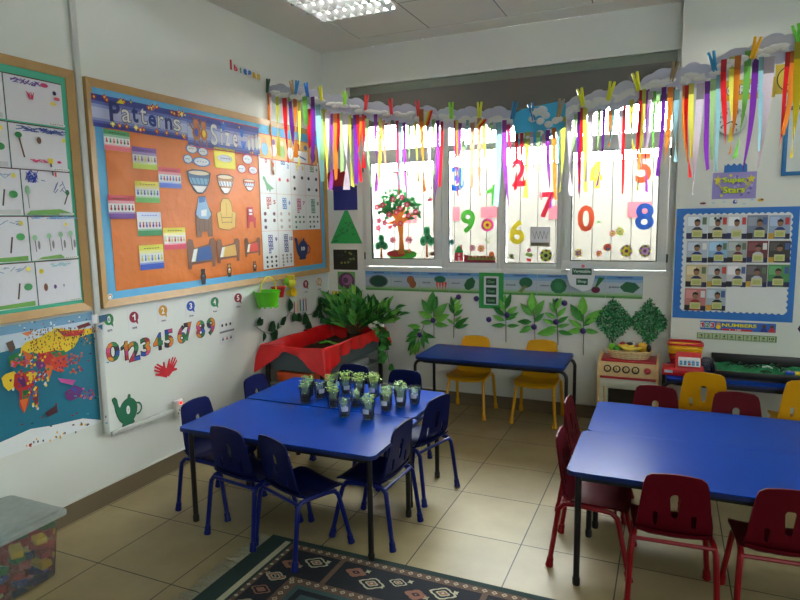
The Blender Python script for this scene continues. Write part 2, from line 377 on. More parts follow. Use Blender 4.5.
def make_chair(kind, shell, tube, lab):
    e = empty('classroom_chair'); tag(e, lab, 'chair')
    # seat: rounded plate, dished, front lip rolled down
    seat_o = [(-.135, -.125), (.135, -.125), (.152, .0), (.158, .10), (.150, .135), (.125, .152), (0, .158), (-.125, .152), (-.150, .135), (-.158, .10), (-.152, .0)]
    bm = curve_plate(seat_o, [], .008)
    for k in range(-5, 6):
        for ax in (0, 1):
            co = [0, 0, 0]; no = [0, 0, 0]; co[ax] = k*.029; no[ax] = 1
            bmesh.ops.bisect_plane(bm, geom=bm.verts[:]+bm.edges[:]+bm.faces[:], plane_co=co, plane_no=no)
    for v in bm.verts:
        x, y = v.co.x, v.co.y
        z = .306 - .012*math.exp(-(x*x+(y+.02)**2)/.009) + .010*(abs(x)/.15)**3
        if y > .10: z -= .020*((y-.10)/.058)**2
        if y < -.09: z += .025*((-.09-y)/.035)**2
        v.co.z += z
    q = MB(); q.bm(bm, shell); q.build('seat', e)
    # backrest with the handle slot and two small slots
    o = [(-.134, .0), (-.136, .04), (-.130, .10), (-.121, .18), (-.113, .238), (-.105, .262), (-.086, .275), (-.04, .281), (0, .283)]
    o = o + [(-x, y) for x, y in reversed(o[:-1])]
    bm = curve_plate(o, [slot(0, .145, .036, .105, taper=.006), slot(-.068, .085, .020, .062, taper=.002), slot(.068, .085, .020, .062, taper=.002)], .009)
    for k in range(-6, 7): bmesh.ops.bisect_plane(bm, geom=bm.verts[:]+bm.edges[:]+bm.faces[:], plane_co=(k*.024, 0, 0), plane_no=(1, 0, 0))
    for k in range(1, 11): bmesh.ops.bisect_plane(bm, geom=bm.verts[:]+bm.edges[:]+bm.faces[:], plane_co=(0, k*.025, 0), plane_no=(0, 1, 0))
    for v in bm.verts:
        x, t, n_ = v.co.x, v.co.y, v.co.z
        y = -.115 - .045*(t/.27) + .38*x*x*(1-t/.6) + (.035*max(0, 1-t/.07)**2)
        v.co = Vector((x, y-n_, .302+t))
    q = MB(); q.bm(bm, shell); q.build('backrest', e)
    q = MB()
    q.tube([(x*.001, -.124, .291) for x in (-146, -70, 0, 70, 146)], .0085, tube); q.build('cross_bar', e)
    q = MB(); q.tube([(x*.001, .10, .284) for x in (-133, -60, 0, 60, 133)], .007, tube); q.build('cross_bar', e)
    for sx in (-1, 1):
        q = MB(); p = []
        fx, fy = sx*.152, .168
        top = [(sx*.152, -.140, .235), (sx*.149, -.134, .275), (sx*.144, -.112, .298), (sx*.139, -.07, .300), (sx*.134, .04, .292), (sx*.134, .085, .287), (sx*.136, .108, .268), (sx*.139, .118, .235)]
        q.tube(top, .0115, tube, 8, caps=False); q.build('side_rail', e)
        for (a, bb) in ((top[0], (sx*.160, -.168, .03)), (top[-1], (sx*.158, .163, .03))):
            q = MB(); q.tube([a, bb], .0115, tube, 8); lg = q.build('leg', e)
            d = (Vector(bb)-Vector(a)).normalized(); q = MB(); B = Vector(bb)
            q.tube([B-d*.025, B-d*.015, B+d*.002, B+d*.014, B+d*.0215], [.0135, .0155, .0155, .018, .0165], tube, 10); 
            mnz = min(v[2] for v in q.v); q.v = [(a_, b_, c_-mnz) for a_, b_, c_ in q.v]; q.build('foot_cap', lg)
    return e
NAVY = M('navy_shell', (10, 20, 74), .45, .05, 15, spec=.12); NTUBE = M('blue_tube', (12, 26, 100), .35, spec=.3)
MAR = M('maroon_shell', (88, 8, 22), .5, .05, 15, spec=.1); MTUBE = M('red_tube', (128, 12, 22), .35, spec=.3)
YEL = M('yellow_shell', (222, 162, 18), .38, .05, 15, spec=.3); YTUBE = M('yellow_tube', (222, 164, 18), .35)
protos = {'blue': make_chair('blue', NAVY, NTUBE, 'x'), 'red': make_chair('red', MAR, MTUBE, 'x'), 'yellow': make_chair('yellow', YEL, YTUBE, 'x')}
used = set()
def chair(kind, x, y, rot, label, group=None):
    o = protos[kind] if kind not in used else copy_tree(protos[kind]); used.add(kind)
    o.location = (x, y, 0); o.rotation_euler = (0, 0, R(rot)); o.scale = (1.03,)*3 if kind == 'yellow' else (1, 1, 1); o['label'] = label; o['category'] = 'chair'
    o['group'] = group or {'blue': 'blue chairs round the left tables', 'red': 'dark red chairs round the right tables', 'yellow': 'yellow chairs'}[kind]
chair('blue', .605, -2.245, -90, 'navy chair at the wall end of the front left table, by the socket')
chair('blue', .59, -1.69, -90, 'navy chair at the wall end of the rear left table, mostly hidden')
chair('blue', .945, -2.405, -8.6, 'navy chair on the near side of the left table, closer to the wall')
chair('blue', 1.268, -2.45, -20.8, 'turned navy chair on the near side of the left table, leg on the rug')
chair('blue', 1.53, -2.18, 88, 'navy chair at the right end of the front left table')
chair('blue', 1.545, -1.67, 75, 'navy chair at the right end of the rear left table')
chair('blue', .90, -1.365, 180, 'navy chair on the far side of the left tables, before the red tub')
chair('blue', 1.287, -1.385, 180, 'navy chair on the far side of the left tables, nearer the window table')
chair('red', 2.565, -2.03, -90, 'dark red chair at the left end of the front right table')
chair('red', 2.52, -1.50, -92, 'dark red chair at the left end of the rear right table')
chair('red', 2.885, -2.215, 3, 'dark red chair tucked under the near edge of the right table, left of two')
chair('red', 3.260, -2.205, 4, 'dark red chair cut by the right edge of the photo, near side of table')
chair('red', 2.79, -1.235, 178, 'dark red chair across the right table, in front of the toy stove')
chair('red', 3.21, -1.225, 182, 'dark red chair across the right table, between two yellow ones')
chair('yellow', 1.405, -.190, 180, 'yellow chair behind the window table, left one')
chair('yellow', 1.945, -.185, 180, 'yellow chair behind the window table, right one')
chair('yellow', 3.075, -.565, -5, 'yellow chair turned towards the toy till table, left of two there')
chair('yellow', 3.60, -.575, 0, 'yellow chair turned towards the black tray, cut by the photo edge')

# ---------------------------------------------------------------- flat printed / cut paper things
WH = (236, 238, 236); DK = (28, 28, 32)
_tx = {}
def text_mesh(ch, off=0.02):
    key = (ch, off)
    if ch == '1' and key not in _tx:
        t = .16+off*2; v1 = [Vector(p) for p in ((.5-t, 0, 0), (.5, 0, 0), (.5, 1, 0), (.5-t*.85, 1, 0), (.5-t, .82, 0), (.08-off, .62, 0), (.08-off, .62+t, 0))]
        v1 = [Vector((.5-t, 0, 0)), Vector((.5, 0, 0)), Vector((.5, 1, 0)), Vector((.5-t*.8, 1, 0)), Vector((.5-t, .86, 0)), Vector((.0, .74, 0)), Vector((.0, .60-off, 0)), Vector((.5-t, .66-off, 0))]
        _tx[key] = (v1, [(0, 1, 2, 3, 4, 7), (4, 5, 6, 7)], 0, .5, 0, 1)
    if key not in _tx:
        cu = bpy.data.curves.new('t', 'FONT'); cu.body = ch; cu.size = 1; cu.offset = off; cu.align_x = 'CENTER'; cu.align_y = 'CENTER'; cu.resolution_u = 3
        o = bpy.data.objects.new('t', cu); me = bpy.data.meshes.new_from_object(o)
        vs = [v.co.copy() for v in me.vertices]; fs = [tuple(p.vertices) for p in me.polygons]
        bpy.data.objects.remove(o); bpy.data.curves.remove(cu); bpy.data.meshes.remove(me)
        x0, x1 = min(v.x for v in vs), max(v.x for v in vs); y0, y1 = min(v.y for v in vs), max(v.y for v in vs)
        _tx[key] = (vs, fs, x0, x1, y0, y1)
    return _tx[key]
class Pic:
    """flat thing on a wall; coordinates run -1..1 over its width and height"""
    def __init__(s, wall, box=None, cen=None, off=.001, kind='paper', aw=None):
        s.wall, s.kind, s.off = wall, kind, off
        P = {'L': lambda u, v: LW(u, v, off), 'B': lambda u, v: BW(u, v, -off), 'P': lambda u, v: BW(u, v, PY-off), 'G': lambda u, v: BW(u, v, .004)}[wall]
        g = (lambda p: p.y) if wall == 'L' else (lambda p: p.x)
        s.P, s.g = P, g
        if box:
            A, B = P(box[0], box[1]), P(box[2], box[3]); a0, a1, z0, z1 = g(A), g(B), B.z, A.z
        elif cen:
            u, v, w_, h_ = cen; a0, a1 = g(P(u-w_/2, v)), g(P(u+w_/2, v)); z0, z1 = P(u, v+h_/2).z, P(u, v-h_/2).z
        else: a0, a1, z0, z1 = aw
        s.ca, s.cz, s.hw, s.hh = (a0+a1)/2, (z0+z1)/2, (a1-a0)/2, (z1-z0)/2
        s.b = MB(); s.n = 0
    def m(s, c): return c if not isinstance(c, tuple) else C(c, s.kind)
    def poly(s, pts, c, ab=False):
        """pts in normalised coordinates; ab = metres"""
        s.n += 1; z = .0008 + s.n*.00022
        q = [(x, y) if ab else (x*s.hw, y*s.hh) for x, y in pts]
        s.b.add([(x, y, z) for x, y in q], [tuple(range(len(q)))], s.m(c)); return s
    def base(s, c, pts=None, th=.0012):
        pts = pts or [(-1, -1), (1, -1), (1, 1), (-1, 1)]
        q = [(x*s.hw, y*s.hh) for x, y in pts]; s.b.prism(q, 0, th*.6, s.m(c)); return s
    def rect(s, x0, y0, x1, y1, c): return s.poly([(x0, y0), (x1, y0), (x1, y1), (x0, y1)], c)
    def disc(s, x, y, r, c, ry=None, n=14, a0=0, a1=360):
        """r, ry relative to half width / half height"""
        ry = r*s.hw/s.hh if ry is None else ry
        return s.poly([(x+r*math.cos(R(a0+(a1-a0)*k/n)), y+ry*math.sin(R(a0+(a1-a0)*k/n))) for k in range(n if a1-a0 == 360 else n+1)], c)
    def line(s, x0, y0, x1, y1, w_, c):
        dx, dy = (x1-x0)*s.hw, (y1-y0)*s.hh; L = math.hypot(dx, dy) or 1; nx, ny = -dy/L*w_/2, dx/L*w_/2
        X0, Y0, X1, Y1 = x0*s.hw, y0*s.hh, x1*s.hw, y1*s.hh
        return s.poly([(X0-nx, Y0-ny), (X1-nx, Y1-ny), (X1+nx, Y1+ny), (X0+nx, Y0+ny)], c, True)
    def text(s, t, x, y, w_, h_, c, off=.02, tilt=0, cells=None):
        """whole string fitted in width w_, height h_ (normalised half-extents*2)"""
        vs, fs, x0, x1, y0, y1 = text_mesh(t, off)
        s.n += 1; z = .0008+s.n*.00022; W_, H_ = w_*s.hw, h_*s.hh
        ct, st = math.cos(R(tilt)), math.sin(R(tilt)); q = []
        for v in vs:
            a = ((v.x-x0)/(x1-x0)-.5)*W_; b_ = ((v.y-y0)/(y1-y0)-.5)*H_
            q.append((x*s.hw + a*ct-b_*st, y*s.hh+a*st+b_*ct, z))
        if not cells: s.b.add(q, fs, s.m(c)); return s
        bm = bmesh.new(); bv = [bm.verts.new(p) for p in q]
        for f in fs:
            try: bm.faces.new([bv[i] for i in f])
            except ValueError: pass
        for k in range(1, 4): bmesh.ops.bisect_plane(bm, geom=bm.verts[:]+bm.edges[:]+bm.faces[:], plane_co=(0, y*s.hh-H_/2+H_*k/4, 0), plane_no=(0, 1, 0))
        bmesh.ops.bisect_plane(bm, geom=bm.verts[:]+bm.edges[:]+bm.faces[:], plane_co=(x*s.hw, 0, 0), plane_no=(1, 0, 0))
        bm.verts.index_update()
        for f in bm.faces:
            cc = f.calc_center_median(); k = int((cc.y-(y*s.hh-H_/2))/(H_/4+1e-9))*2+(1 if cc.x > x*s.hw else 0)
            s.b.add([v.co.copy() for v in f.verts], [tuple(range(len(f.verts)))], s.m(cells[k % len(cells)]))
        bm.free(); return s
    def px(s, pts, c):
        q = []
        for u, v in pts: p = s.P(u, v); q.append((s.g(p)-s.ca, p.z-s.cz))
        return s.poly(q, c, True)
    def flower(s, x, y, r, petal, mid, n=6):
        """r in metres"""
        for k in range(n):
            a = 2*PI*k/n; cx_, cy_ = x*s.hw+r*.6*math.cos(a), y*s.hh+r*.6*math.sin(a)
            s.poly([(cx_+r*.38*math.cos(t*PI/4), cy_+r*.38*math.sin(t*PI/4)) for t in range(8)], petal, True)
        s.poly([(x*s.hw+r*.4*math.cos(t*PI/4), y*s.hh+r*.4*math.sin(t*PI/4)) for t in range(8)], mid, True)
        return s
    def done(s, name, label=None, cat=None, group=None, parent=None, rot=0):
        o = s.b.build(name)
        o.location = (s.off, s.ca, s.cz) if s.wall == 'L' else (s.ca, {'B': -s.off, 'P': PY-s.off, 'G': .004}[s.wall], s.cz)
        if s.wall == 'L': mt = Matrix(((0, 0, 1), (1, 0, 0), (0, 1, 0)))
        else: mt = Matrix(((1, 0, 0), (0, 0, -1), (0, 1, 0)))
        mt = mt @ Matrix.Rotation(R(rot), 3, 'Z')
        o.rotation_euler = mt.to_euler()
        if parent:
            o.parent = parent; o.matrix_parent_inverse = parent.matrix_basis.inverted()
        if label: tag(o, label, cat, group)
        return o
def blob(n, seed, amp=.15, rx=1, ry=1):
    rr = random.Random(seed)
    return [(rx*(1-amp*rr.random())*math.cos(2*PI*k/n), ry*(1-amp*rr.random())*math.sin(2*PI*k/n)) for k in range(n)]
OAK = M('oak_frame', (176, 140, 84), .45, .15, 14)
def frame(e, a0, a1, z0, z1, t, d, mat, name='frame'):
    """mitred frame on the left wall with a stepped profile"""
    q = MB()
    for (p0, p1, p2, p3) in (((a0, z0), (a1, z0), (a1-t, z0+t), (a0+t, z0+t)), ((a1, z0), (a1, z1), (a1-t, z1-t), (a1-t, z0+t)), ((a1, z1), (a0, z1), (a0+t, z1-t), (a1-t, z1-t)), ((a0, z1), (a0, z0), (a0+t, z0+t), (a0+t, z1-t))):
        vs = [(0, p0[0], p0[1]), (0, p1[0], p1[1]), (0, p2[0], p2[1]), (0, p3[0], p3[1]), (d, p0[0], p0[1]), (d, p1[0], p1[1]), (d*.55, p2[0], p2[1]), (d*.55, p3[0], p3[1])]
        q.add(vs, [(4, 5, 6, 7), (0, 1, 5, 4), (3, 7, 6, 2), (0, 4, 7, 3), (1, 2, 6, 5)], mat)
    o = q.build(name, e); o.location = -e.location; return o
# ---- big orange display board
e = empty('display_board', (0, -1.2, 1.1)); tag(e, 'large oak framed display board with orange paper and light blue edging', 'display board')
frame(e, -2.436, -.003, 1.10, 2.322, .042, .024, OAK)
q = MB(); q.box((.006, -1.219, 1.711), (.004, 2.36, 1.16), M('blue_border_paper', (96, 178, 222), .6, .03, 8)); o = q.build('blue_backing', e); o.location = -e.location
def crumple(name, rgb):
    m = M(name, rgb, .55, .12, 6, bump=1.0); return m
q = MB(); n1, n2 = 40, 16; rr = random.Random(3); vs = []; fs = []
for i in range(n1+1):
    for j in range(n2+1):
        y = -2.335+2.235*i/n1; z = 1.185+1.0*j/n2
        x = .0142+.0014*math.sin(y*9+z*4)*math.sin(z*13+y*3)*(1 if 0 < i < n1 and 0 < j < n2 else 0)+.0006*rr.random()
        vs.append((x-.003+(0 if 0 < i < n1 and 0 < j < n2 else -.0015), y, z))
for i in range(n1):
    for j in range(n2): a = i*(n2+1)+j; fs.append((a, a+n2+1, a+n2+2, a+1))
q.add(vs, fs, crumple('orange_paper', (216, 116, 32)), True); o = q.build('orange_paper', e); o.location = -e.location
BO = .0150
# banners
def banner(a0, a1, z0, z1, label, paint):
    p = Pic('L', aw=(a0, a1, z0, z1), off=BO); p.base((52, 66, 150)); paint(p); return p.done('title_banner', label, 'banner', 'title banners on the orange board')
def sky_blobs(p, seed, n=26):
    p.poly([(-1, -.75), (1, -.75), (1, .6), (-1, .6)], (96, 112, 190)); p.poly([(-1, -.6), (1, -.6), (1, .4), (-1, .4)], (150, 164, 216)); p.poly([(-1, -.45), (1, -.45), (1, .2), (-1, .2)], (200, 208, 236))
    rr = random.Random(seed)
    for k in range(n):
        x = -.95+1.9*rr.random(); y = rr.choice([-.85, -.78, .8, .72])+.1*rr.random()
        c = rr.choice([(200, 40, 60), (180, 30, 60), (236, 220, 40), (60, 60, 160), (210, 60, 50)])
        p.flower(x, y, .017, c, (240, 220, 60) if c[1] < 100 else (250, 250, 210), 4)
def pat(p):
    sky_blobs(p, 5, 34)
    xs = [-.63, -.42, -.25, -.08, .10, .28, .45, .64]
    cols = [(28, 40, 110), WH, (28, 50, 130), WH, (30, 60, 150), WH, (28, 40, 120), WH]
    for ch, x, c in zip('Patterns', xs, cols):
        big = ch == 'P'; y = .02 if ch in 'P' else -.12; hgt = 1.3 if big else (1.05 if ch == 't' else .8); y = .08 if ch == 't' else y
        wd = .20 if big else (.13 if ch in 'tr' else .165)
        if c == WH: p.text(ch, x, y, wd+.03, hgt+.12, (90, 90, 130), .03)
        p.text(ch, x, y, wd, hgt, c, .03 if c != WH else .0)
    p.poly([(-.60, .58), (-.5, .9), (-.45, .6)], (236, 230, 50))
banner(-2.425, -1.705, 2.075, 2.245, 'blue banner reading Patterns in navy and white letters with red and yellow flowers', pat)
def siz(p):
    sky_blobs(p, 9, 4); p.line(-1, .96, 1, .96, .006, (190, 40, 60)); p.line(-1, -.96, 1, -.96, .006, (190, 40, 60))
    for bx, sc in ((-.80, 1), (-.62, .9)):     # two bears
        p.disc(bx, -.15, .10*sc, (176, 104, 44), ry=.42*sc); p.disc(bx, .42*sc, .075*sc, (186, 112, 50), ry=.27*sc); p.disc(bx-.05, .68*sc, .025, (150, 80, 40), ry=.1); p.disc(bx+.05, .68*sc, .025, (150, 80, 40), ry=.1)
        p.disc(bx, -.1, .05*sc, (244, 214, 70) if bx > -.7 else (40, 70, 170), ry=.26*sc); p.line(bx-.05, -.5, bx-.07, -.85, .012, (150, 84, 40)); p.line(bx+.05, -.5, bx+.07, -.85, .012, (150, 84, 40))
        p.line(bx-.09, .05, bx-.17, .4, .010, (150, 84, 40))
    for ch, x, c, h_, y in (('S', -.36, WH, 1.3, -.05), ('i', -.16, WH, 1.05, -.1), ('z', .0, WH, .85, -.2), ('e', .22, WH, .85, -.2)):
        p.text(ch, x, y, .20 if ch == 'S' else (.05 if ch == 'i' else .15), h_+.14, (90, 80, 150), .03); p.text(ch, x, y, .18 if ch == 'S' else (.045 if ch == 'i' else .13), h_, c, .015)
    for hx, hy in ((-.1, .55), (.42, .35), (.45, -.45)):    # hand prints
        p.disc(hx, hy-.1, .04, (40, 110, 210), ry=.16)
        for k in range(4): p.line(hx-.04+.027*k, hy, hx-.06+.04*k, hy+.3, .010, (40, 110, 210))
    for k, x in enumerate((.62, .74, .86, .95)): p.disc(x, -.35+.1*k, .045, WH, ry=.35+.05*k); p.disc(x, .15+.1*k, .03, (220, 190, 160), ry=.12)
banner(-1.703, -.962, 2.04, 2.25, 'blue banner reading Size with two bears and blue hand prints', siz)
def gold(p):
    p.rect(-1, -1, 1, 1, (232, 178, 92)); p.line(-1, .96, 1, .96, .006, (190, 40, 60)); p.line(-1, -.96, 1, -.96, .006, (190, 40, 60))
    for k in range(7):
        x = -.85+.28*k; c = [(120, 180, 220), (240, 226, 210), (150, 190, 90), (244, 240, 236), (90, 60, 60), (238, 206, 120), (70, 74, 84)][k]
        p.disc(x, -.2, .10, c, ry=.55); p.disc(x, .45, .06, [(210, 160, 110), (110, 60, 120), (220, 200, 150), (230, 150, 80), (200, 60, 50), (90, 120, 180), (50, 54, 60)][k], ry=.24)
    p.rect(.1, -.9, .62, .1, (246, 246, 244)); p.line(.15, -.2, .55, -.6, .012, (60, 120, 170))
banner(-.958, -.150, 2.03, 2.215, 'golden animal picture banner half hidden by ribbons', gold)
# pattern cards
cards = [(102.9, 128.5, 130.6, 152.5, (60, 150, 90), (226, 110, 120), [(190, 30, 50), (30, 120, 70)], 'green topped pattern card with red and green pegs, highest on the board'),
    (131.6, 146, 157.3, 170.3, (130, 90, 170), (190, 210, 80), [(110, 60, 140), (220, 210, 60)], 'purple topped pattern card below the banner word Patterns'),
    (157.8, 166.6, 181.5, 188.6, (214, 80, 90), (70, 100, 190), [(60, 110, 190), (200, 60, 70)], 'red topped pattern card with blue base, rightmost of the cards'),
    (134.4, 180.6, 160.0, 203, (230, 214, 70), (110, 180, 90), [(60, 90, 170), (110, 180, 80)], 'yellow topped pattern card with green base above the blue one'),
    (107.3, 194.8, 135.5, 218.7, (200, 60, 76), (110, 60, 150), [(190, 40, 60), (40, 40, 50)], 'red topped pattern card with purple base at far left'),
    (136.5, 211.9, 162.1, 235.3, (216, 222, 240), (60, 150, 90), [(60, 60, 160), (190, 50, 60)], 'pattern card with blue writing and green base'),
    (162.8, 227.9, 186.2, 248.6, (226, 214, 70), (214, 70, 90), [(220, 200, 50), (190, 40, 60)], 'yellow topped pattern card with red base beside the blue bed'),
    (138.7, 245.4, 164.3, 268, (226, 220, 80), (50, 90, 190), [(220, 210, 60), (60, 120, 180)], 'yellow topped pattern card with blue base, lowest on the board')]
for (u0, v0, u1, v1, top, bot, its, lb) in cards:
    p = Pic('L', box=(u0, v0, u1, v1), off=BO); p.base(WH); p.rect(-1, .42, 1, 1, top); p.rect(-1, .3, 1, .55, tuple((t+240)//2 for t in top)); p.rect(-1, -1, 1, -.55, bot); p.rect(-1, -.55, 1, -.42, tuple((t+240)//2 for t in bot))
    for k in range(7): c = its[k % 2]; p.disc(-.8+.266*k, -.15, .075, c, ry=.15); p.disc(-.8+.266*k, .08, .05, c, ry=.1)
    for k in range(6): p.line(-.65+.22*k, .72, -.5+.22*k, .72, .004, DK if 'writing' not in lb else (50, 80, 190))
    p.done('pattern_card', lb, 'card', 'pattern cards on the orange board')
# speech bubbles
for i, (u, v, w_, h_, oc, lb) in enumerate([(191.6, 148.8, 12, 9.5, (40, 130, 190), 'upper left blue edged word bubble'), (202.8, 151.6, 10.5, 9, (40, 130, 190), 'upper right blue edged word bubble'), (187.8, 159, 9.5, 9.5, (40, 130, 190), 'small blue edged word bubble at lower left'), (201.3, 161.9, 18, 9.5, (40, 130, 190), 'wide blue edged word bubble at lower right'),
        (247.4, 159.4, 11, 11, (210, 40, 60), 'red edged word bubble, top one of three'), (241.6, 168.8, 9.5, 9.5, (210, 40, 60), 'red edged word bubble at lower left of three'), (252.9, 170.3, 9.5, 9, (210, 40, 60), 'red edged word bubble at lower right of three')]):
    p = Pic('L', cen=(u, v, w_, h_), off=BO); p.base(oc, blob(16, i, .04)); p.disc(0, 0, .82, WH, ry=.80, n=16)
    for k in range(4 if w_ > 15 else 3): p.line(-.5+.3*k, -.1+.1*(k % 2), -.34+.3*k, .15, .004, (90, 90, 100))
    p.done('word_bubble', lb, 'paper bubble', 'word bubbles on the orange board')
p = Pic('L', box=(213.5, 146.6, 235.6, 169.7), off=BO); p.base((238, 226, 60)); p.disc(0, 0, .7, WH, ry=.36)
for x in (-.35, -.1, .15, .4): p.line(x-.1, 0, x+.1, 0, .006, (150, 150, 160))
p.done('yellow_card', 'bright yellow card with a white cloud in the middle', 'card')
# bowls
for i, (u, v, w_, h_, c1, c2, lb) in enumerate([(199, 181.7, 24, 24, (70, 100, 140), (120, 170, 200), 'large blue and white patchwork paper bowl'), (225.4, 184.3, 17, 20, (170, 120, 60), (244, 244, 240), 'middle sized white and brown paper bowl'), (249.3, 185.1, 12, 12, (190, 80, 70), (220, 226, 232), 'small red and white paper bowl')]):
    p = Pic('L', cen=(u, v, w_, h_), off=BO); o_ = [(-1, .8), (-.5, 1), (.5, 1), (1, .8), (.85, 0), (.5, -.75), (.2, -1), (-.2, -1), (-.5, -.75), (-.85, 0)]
    p.base((50, 44, 44), o_); p.poly([(x*.92, y*.92) for x, y in o_], c1); p.disc(0, .72, .85, (226, 206, 170), ry=.18); p.poly([(-.84, .3), (.84, .3), (.7, -.2), (-.7, -.2)], c2); p.poly([(-.6, -.35), (.6, -.35), (.2, -.88), (-.2, -.88)], (240, 240, 238))
    for k in range(5): p.line(-.7+.35*k, .3, -.5+.3*k, -.2, .006, (60, 80, 110))
    p.done('paper_bowl', lb, 'paper cut-out', 'three bowls cut from paper')
p = Pic('L', cen=(203.6, 216.3, 17, 41), off=BO); o_ = [(-.5, .95), (.3, 1), (.6, .5), (1, .2), (.95, -1), (.4, -1), (.35, -.75), (-.3, -.75), (-.4, -1), (-.9, -1), (-1, .2), (-.7, .5)]
p.base((120, 84, 60), o_); p.poly([(-.5, .9), (.3, .95), (.6, .45), (.9, .1), (.5, -.15), (-.5, -.1), (-.9, .1), (-.7, .45)], (150, 190, 226)); p.poly([(-.45, .95), (.25, .95), (.2, .7), (-.45, .65)], (60, 110, 180)); p.poly([(-.3, .3), (.4, .35), (.3, 0), (-.3, 0)], (236, 240, 244))
for x in (-.6, 0, .5): p.line(x, -.2, x, -.7, .005, (80, 54, 40))
p.done('paper_armchair', 'tall brown paper chair with a blue and white cloth over it', 'paper cut-out', 'three chairs cut from paper')
p = Pic('L', cen=(226.3, 214.4, 19, 31), off=BO); o_ = [(-.55, .7), (-.3, 1), (.3, 1), (.55, .7), (.6, .2), (1, .1), (.85, -.85), (.5, -.9), (.3, -1), (-.3, -.95), (-.85, -.85), (-1, .1), (-.6, .2)]
p.base((110, 80, 30), [(x*1.04, y*1.03) for x, y in o_]); p.poly(o_, (222, 182, 84)); p.line(-.6, .1, -.5, -.6, .004, (120, 90, 40)); p.line(.6, .1, .5, -.6, .004, (120, 90, 40)); p.line(-.5, -.2, .5, -.2, .004, (120, 90, 40)); p.line(-.5, -.5, .5, -.5, .004, (120, 90, 40)); p.line(0, .8, 0, -.1, .003, (150, 110, 50))
p.done('paper_armchair', 'plump yellow paper armchair in the middle of the three chairs', 'paper cut-out', 'three chairs cut from paper')
p = Pic('L', cen=(251, 217.6, 9.5, 21), off=BO); p.base((190, 40, 50), [(-.7, 1), (.5, 1), (.6, .1), (1, -.05), (.9, -.95), (.6, -1), (.5, -.4), (-.3, -.4), (-.5, -1), (-.9, -1), (-.8, -.2)]); p.rect(-.4, .55, .3, .8, WH); p.rect(-.4, .25, .3, .45, WH)
p.done('paper_armchair', 'small red paper chair, smallest of the three chairs', 'paper cut-out', 'three chairs cut from paper')
for (u, v, w_, h_, c1, lb) in [(201.6, 253.4, 29, 30, (40, 84, 150), 'large paper bed with a blue blanket'), (228.3, 250.6, 23, 24, (214, 170, 90), 'middle paper bed with a golden blanket'), (252.6, 247, 16, 19, (214, 70, 60), 'small paper bed with a red blanket')]:
    p = Pic('L', cen=(u, v, w_, h_), off=BO); p.base((120, 78, 54), [(-1, .75), (-.85, 1), (-.6, .95), (-.5, .4), (.5, .6), (.6, .95), (.85, 1), (1, .8), (.95, -.5), (.9, -.95), (.7, -.95), (.7, -.6), (-.7, -.7), (-.75, -1), (-.95, -.95)])
    p.poly([(-.55, .3), (.6, .5), (.65, -.45), (-.75, -.5)], (236, 236, 232)); p.poly([(-.3, .35), (.6, .5), (.7, -.45), (-.5, -.5)], c1); p.line(-.3, .35, -.5, -.5, .006, (236, 220, 120))
    p.done('paper_bed', lb, 'paper cut-out', 'three beds cut from paper')
for (u, v, w_, h_, c1, lb) in [(203.3, 276.5, 6, 16, (50, 50, 56), 'tall dark paper bear under the blue bed'), (229.3, 270, 5, 13.5, (190, 150, 80), 'middle paper bear with a light vest'), (254.7, 266.2, 4.4, 10, (150, 90, 70), 'smallest paper bear below the red blanket bed')]:
    p = Pic('L', cen=(u, v, w_, h_), off=BO+.0 if v < 272 else .0095+.004); p.base((40, 34, 34), [(-.6, -1), (-.9, 0), (-.6, .5), (-.7, .95), (.7, .95), (.6, .5), (.9, 0), (.6, -1)]); p.disc(0, .6, .5, c1, ry=.25); p.disc(0, -.1, .55, c1, ry=.38); p.disc(0, .1, .4, (220, 220, 220) if c1[0] != 50 else (90, 90, 100), ry=.16)
    p.done('paper_bear', lb, 'paper cut-out', 'three bears cut from paper')
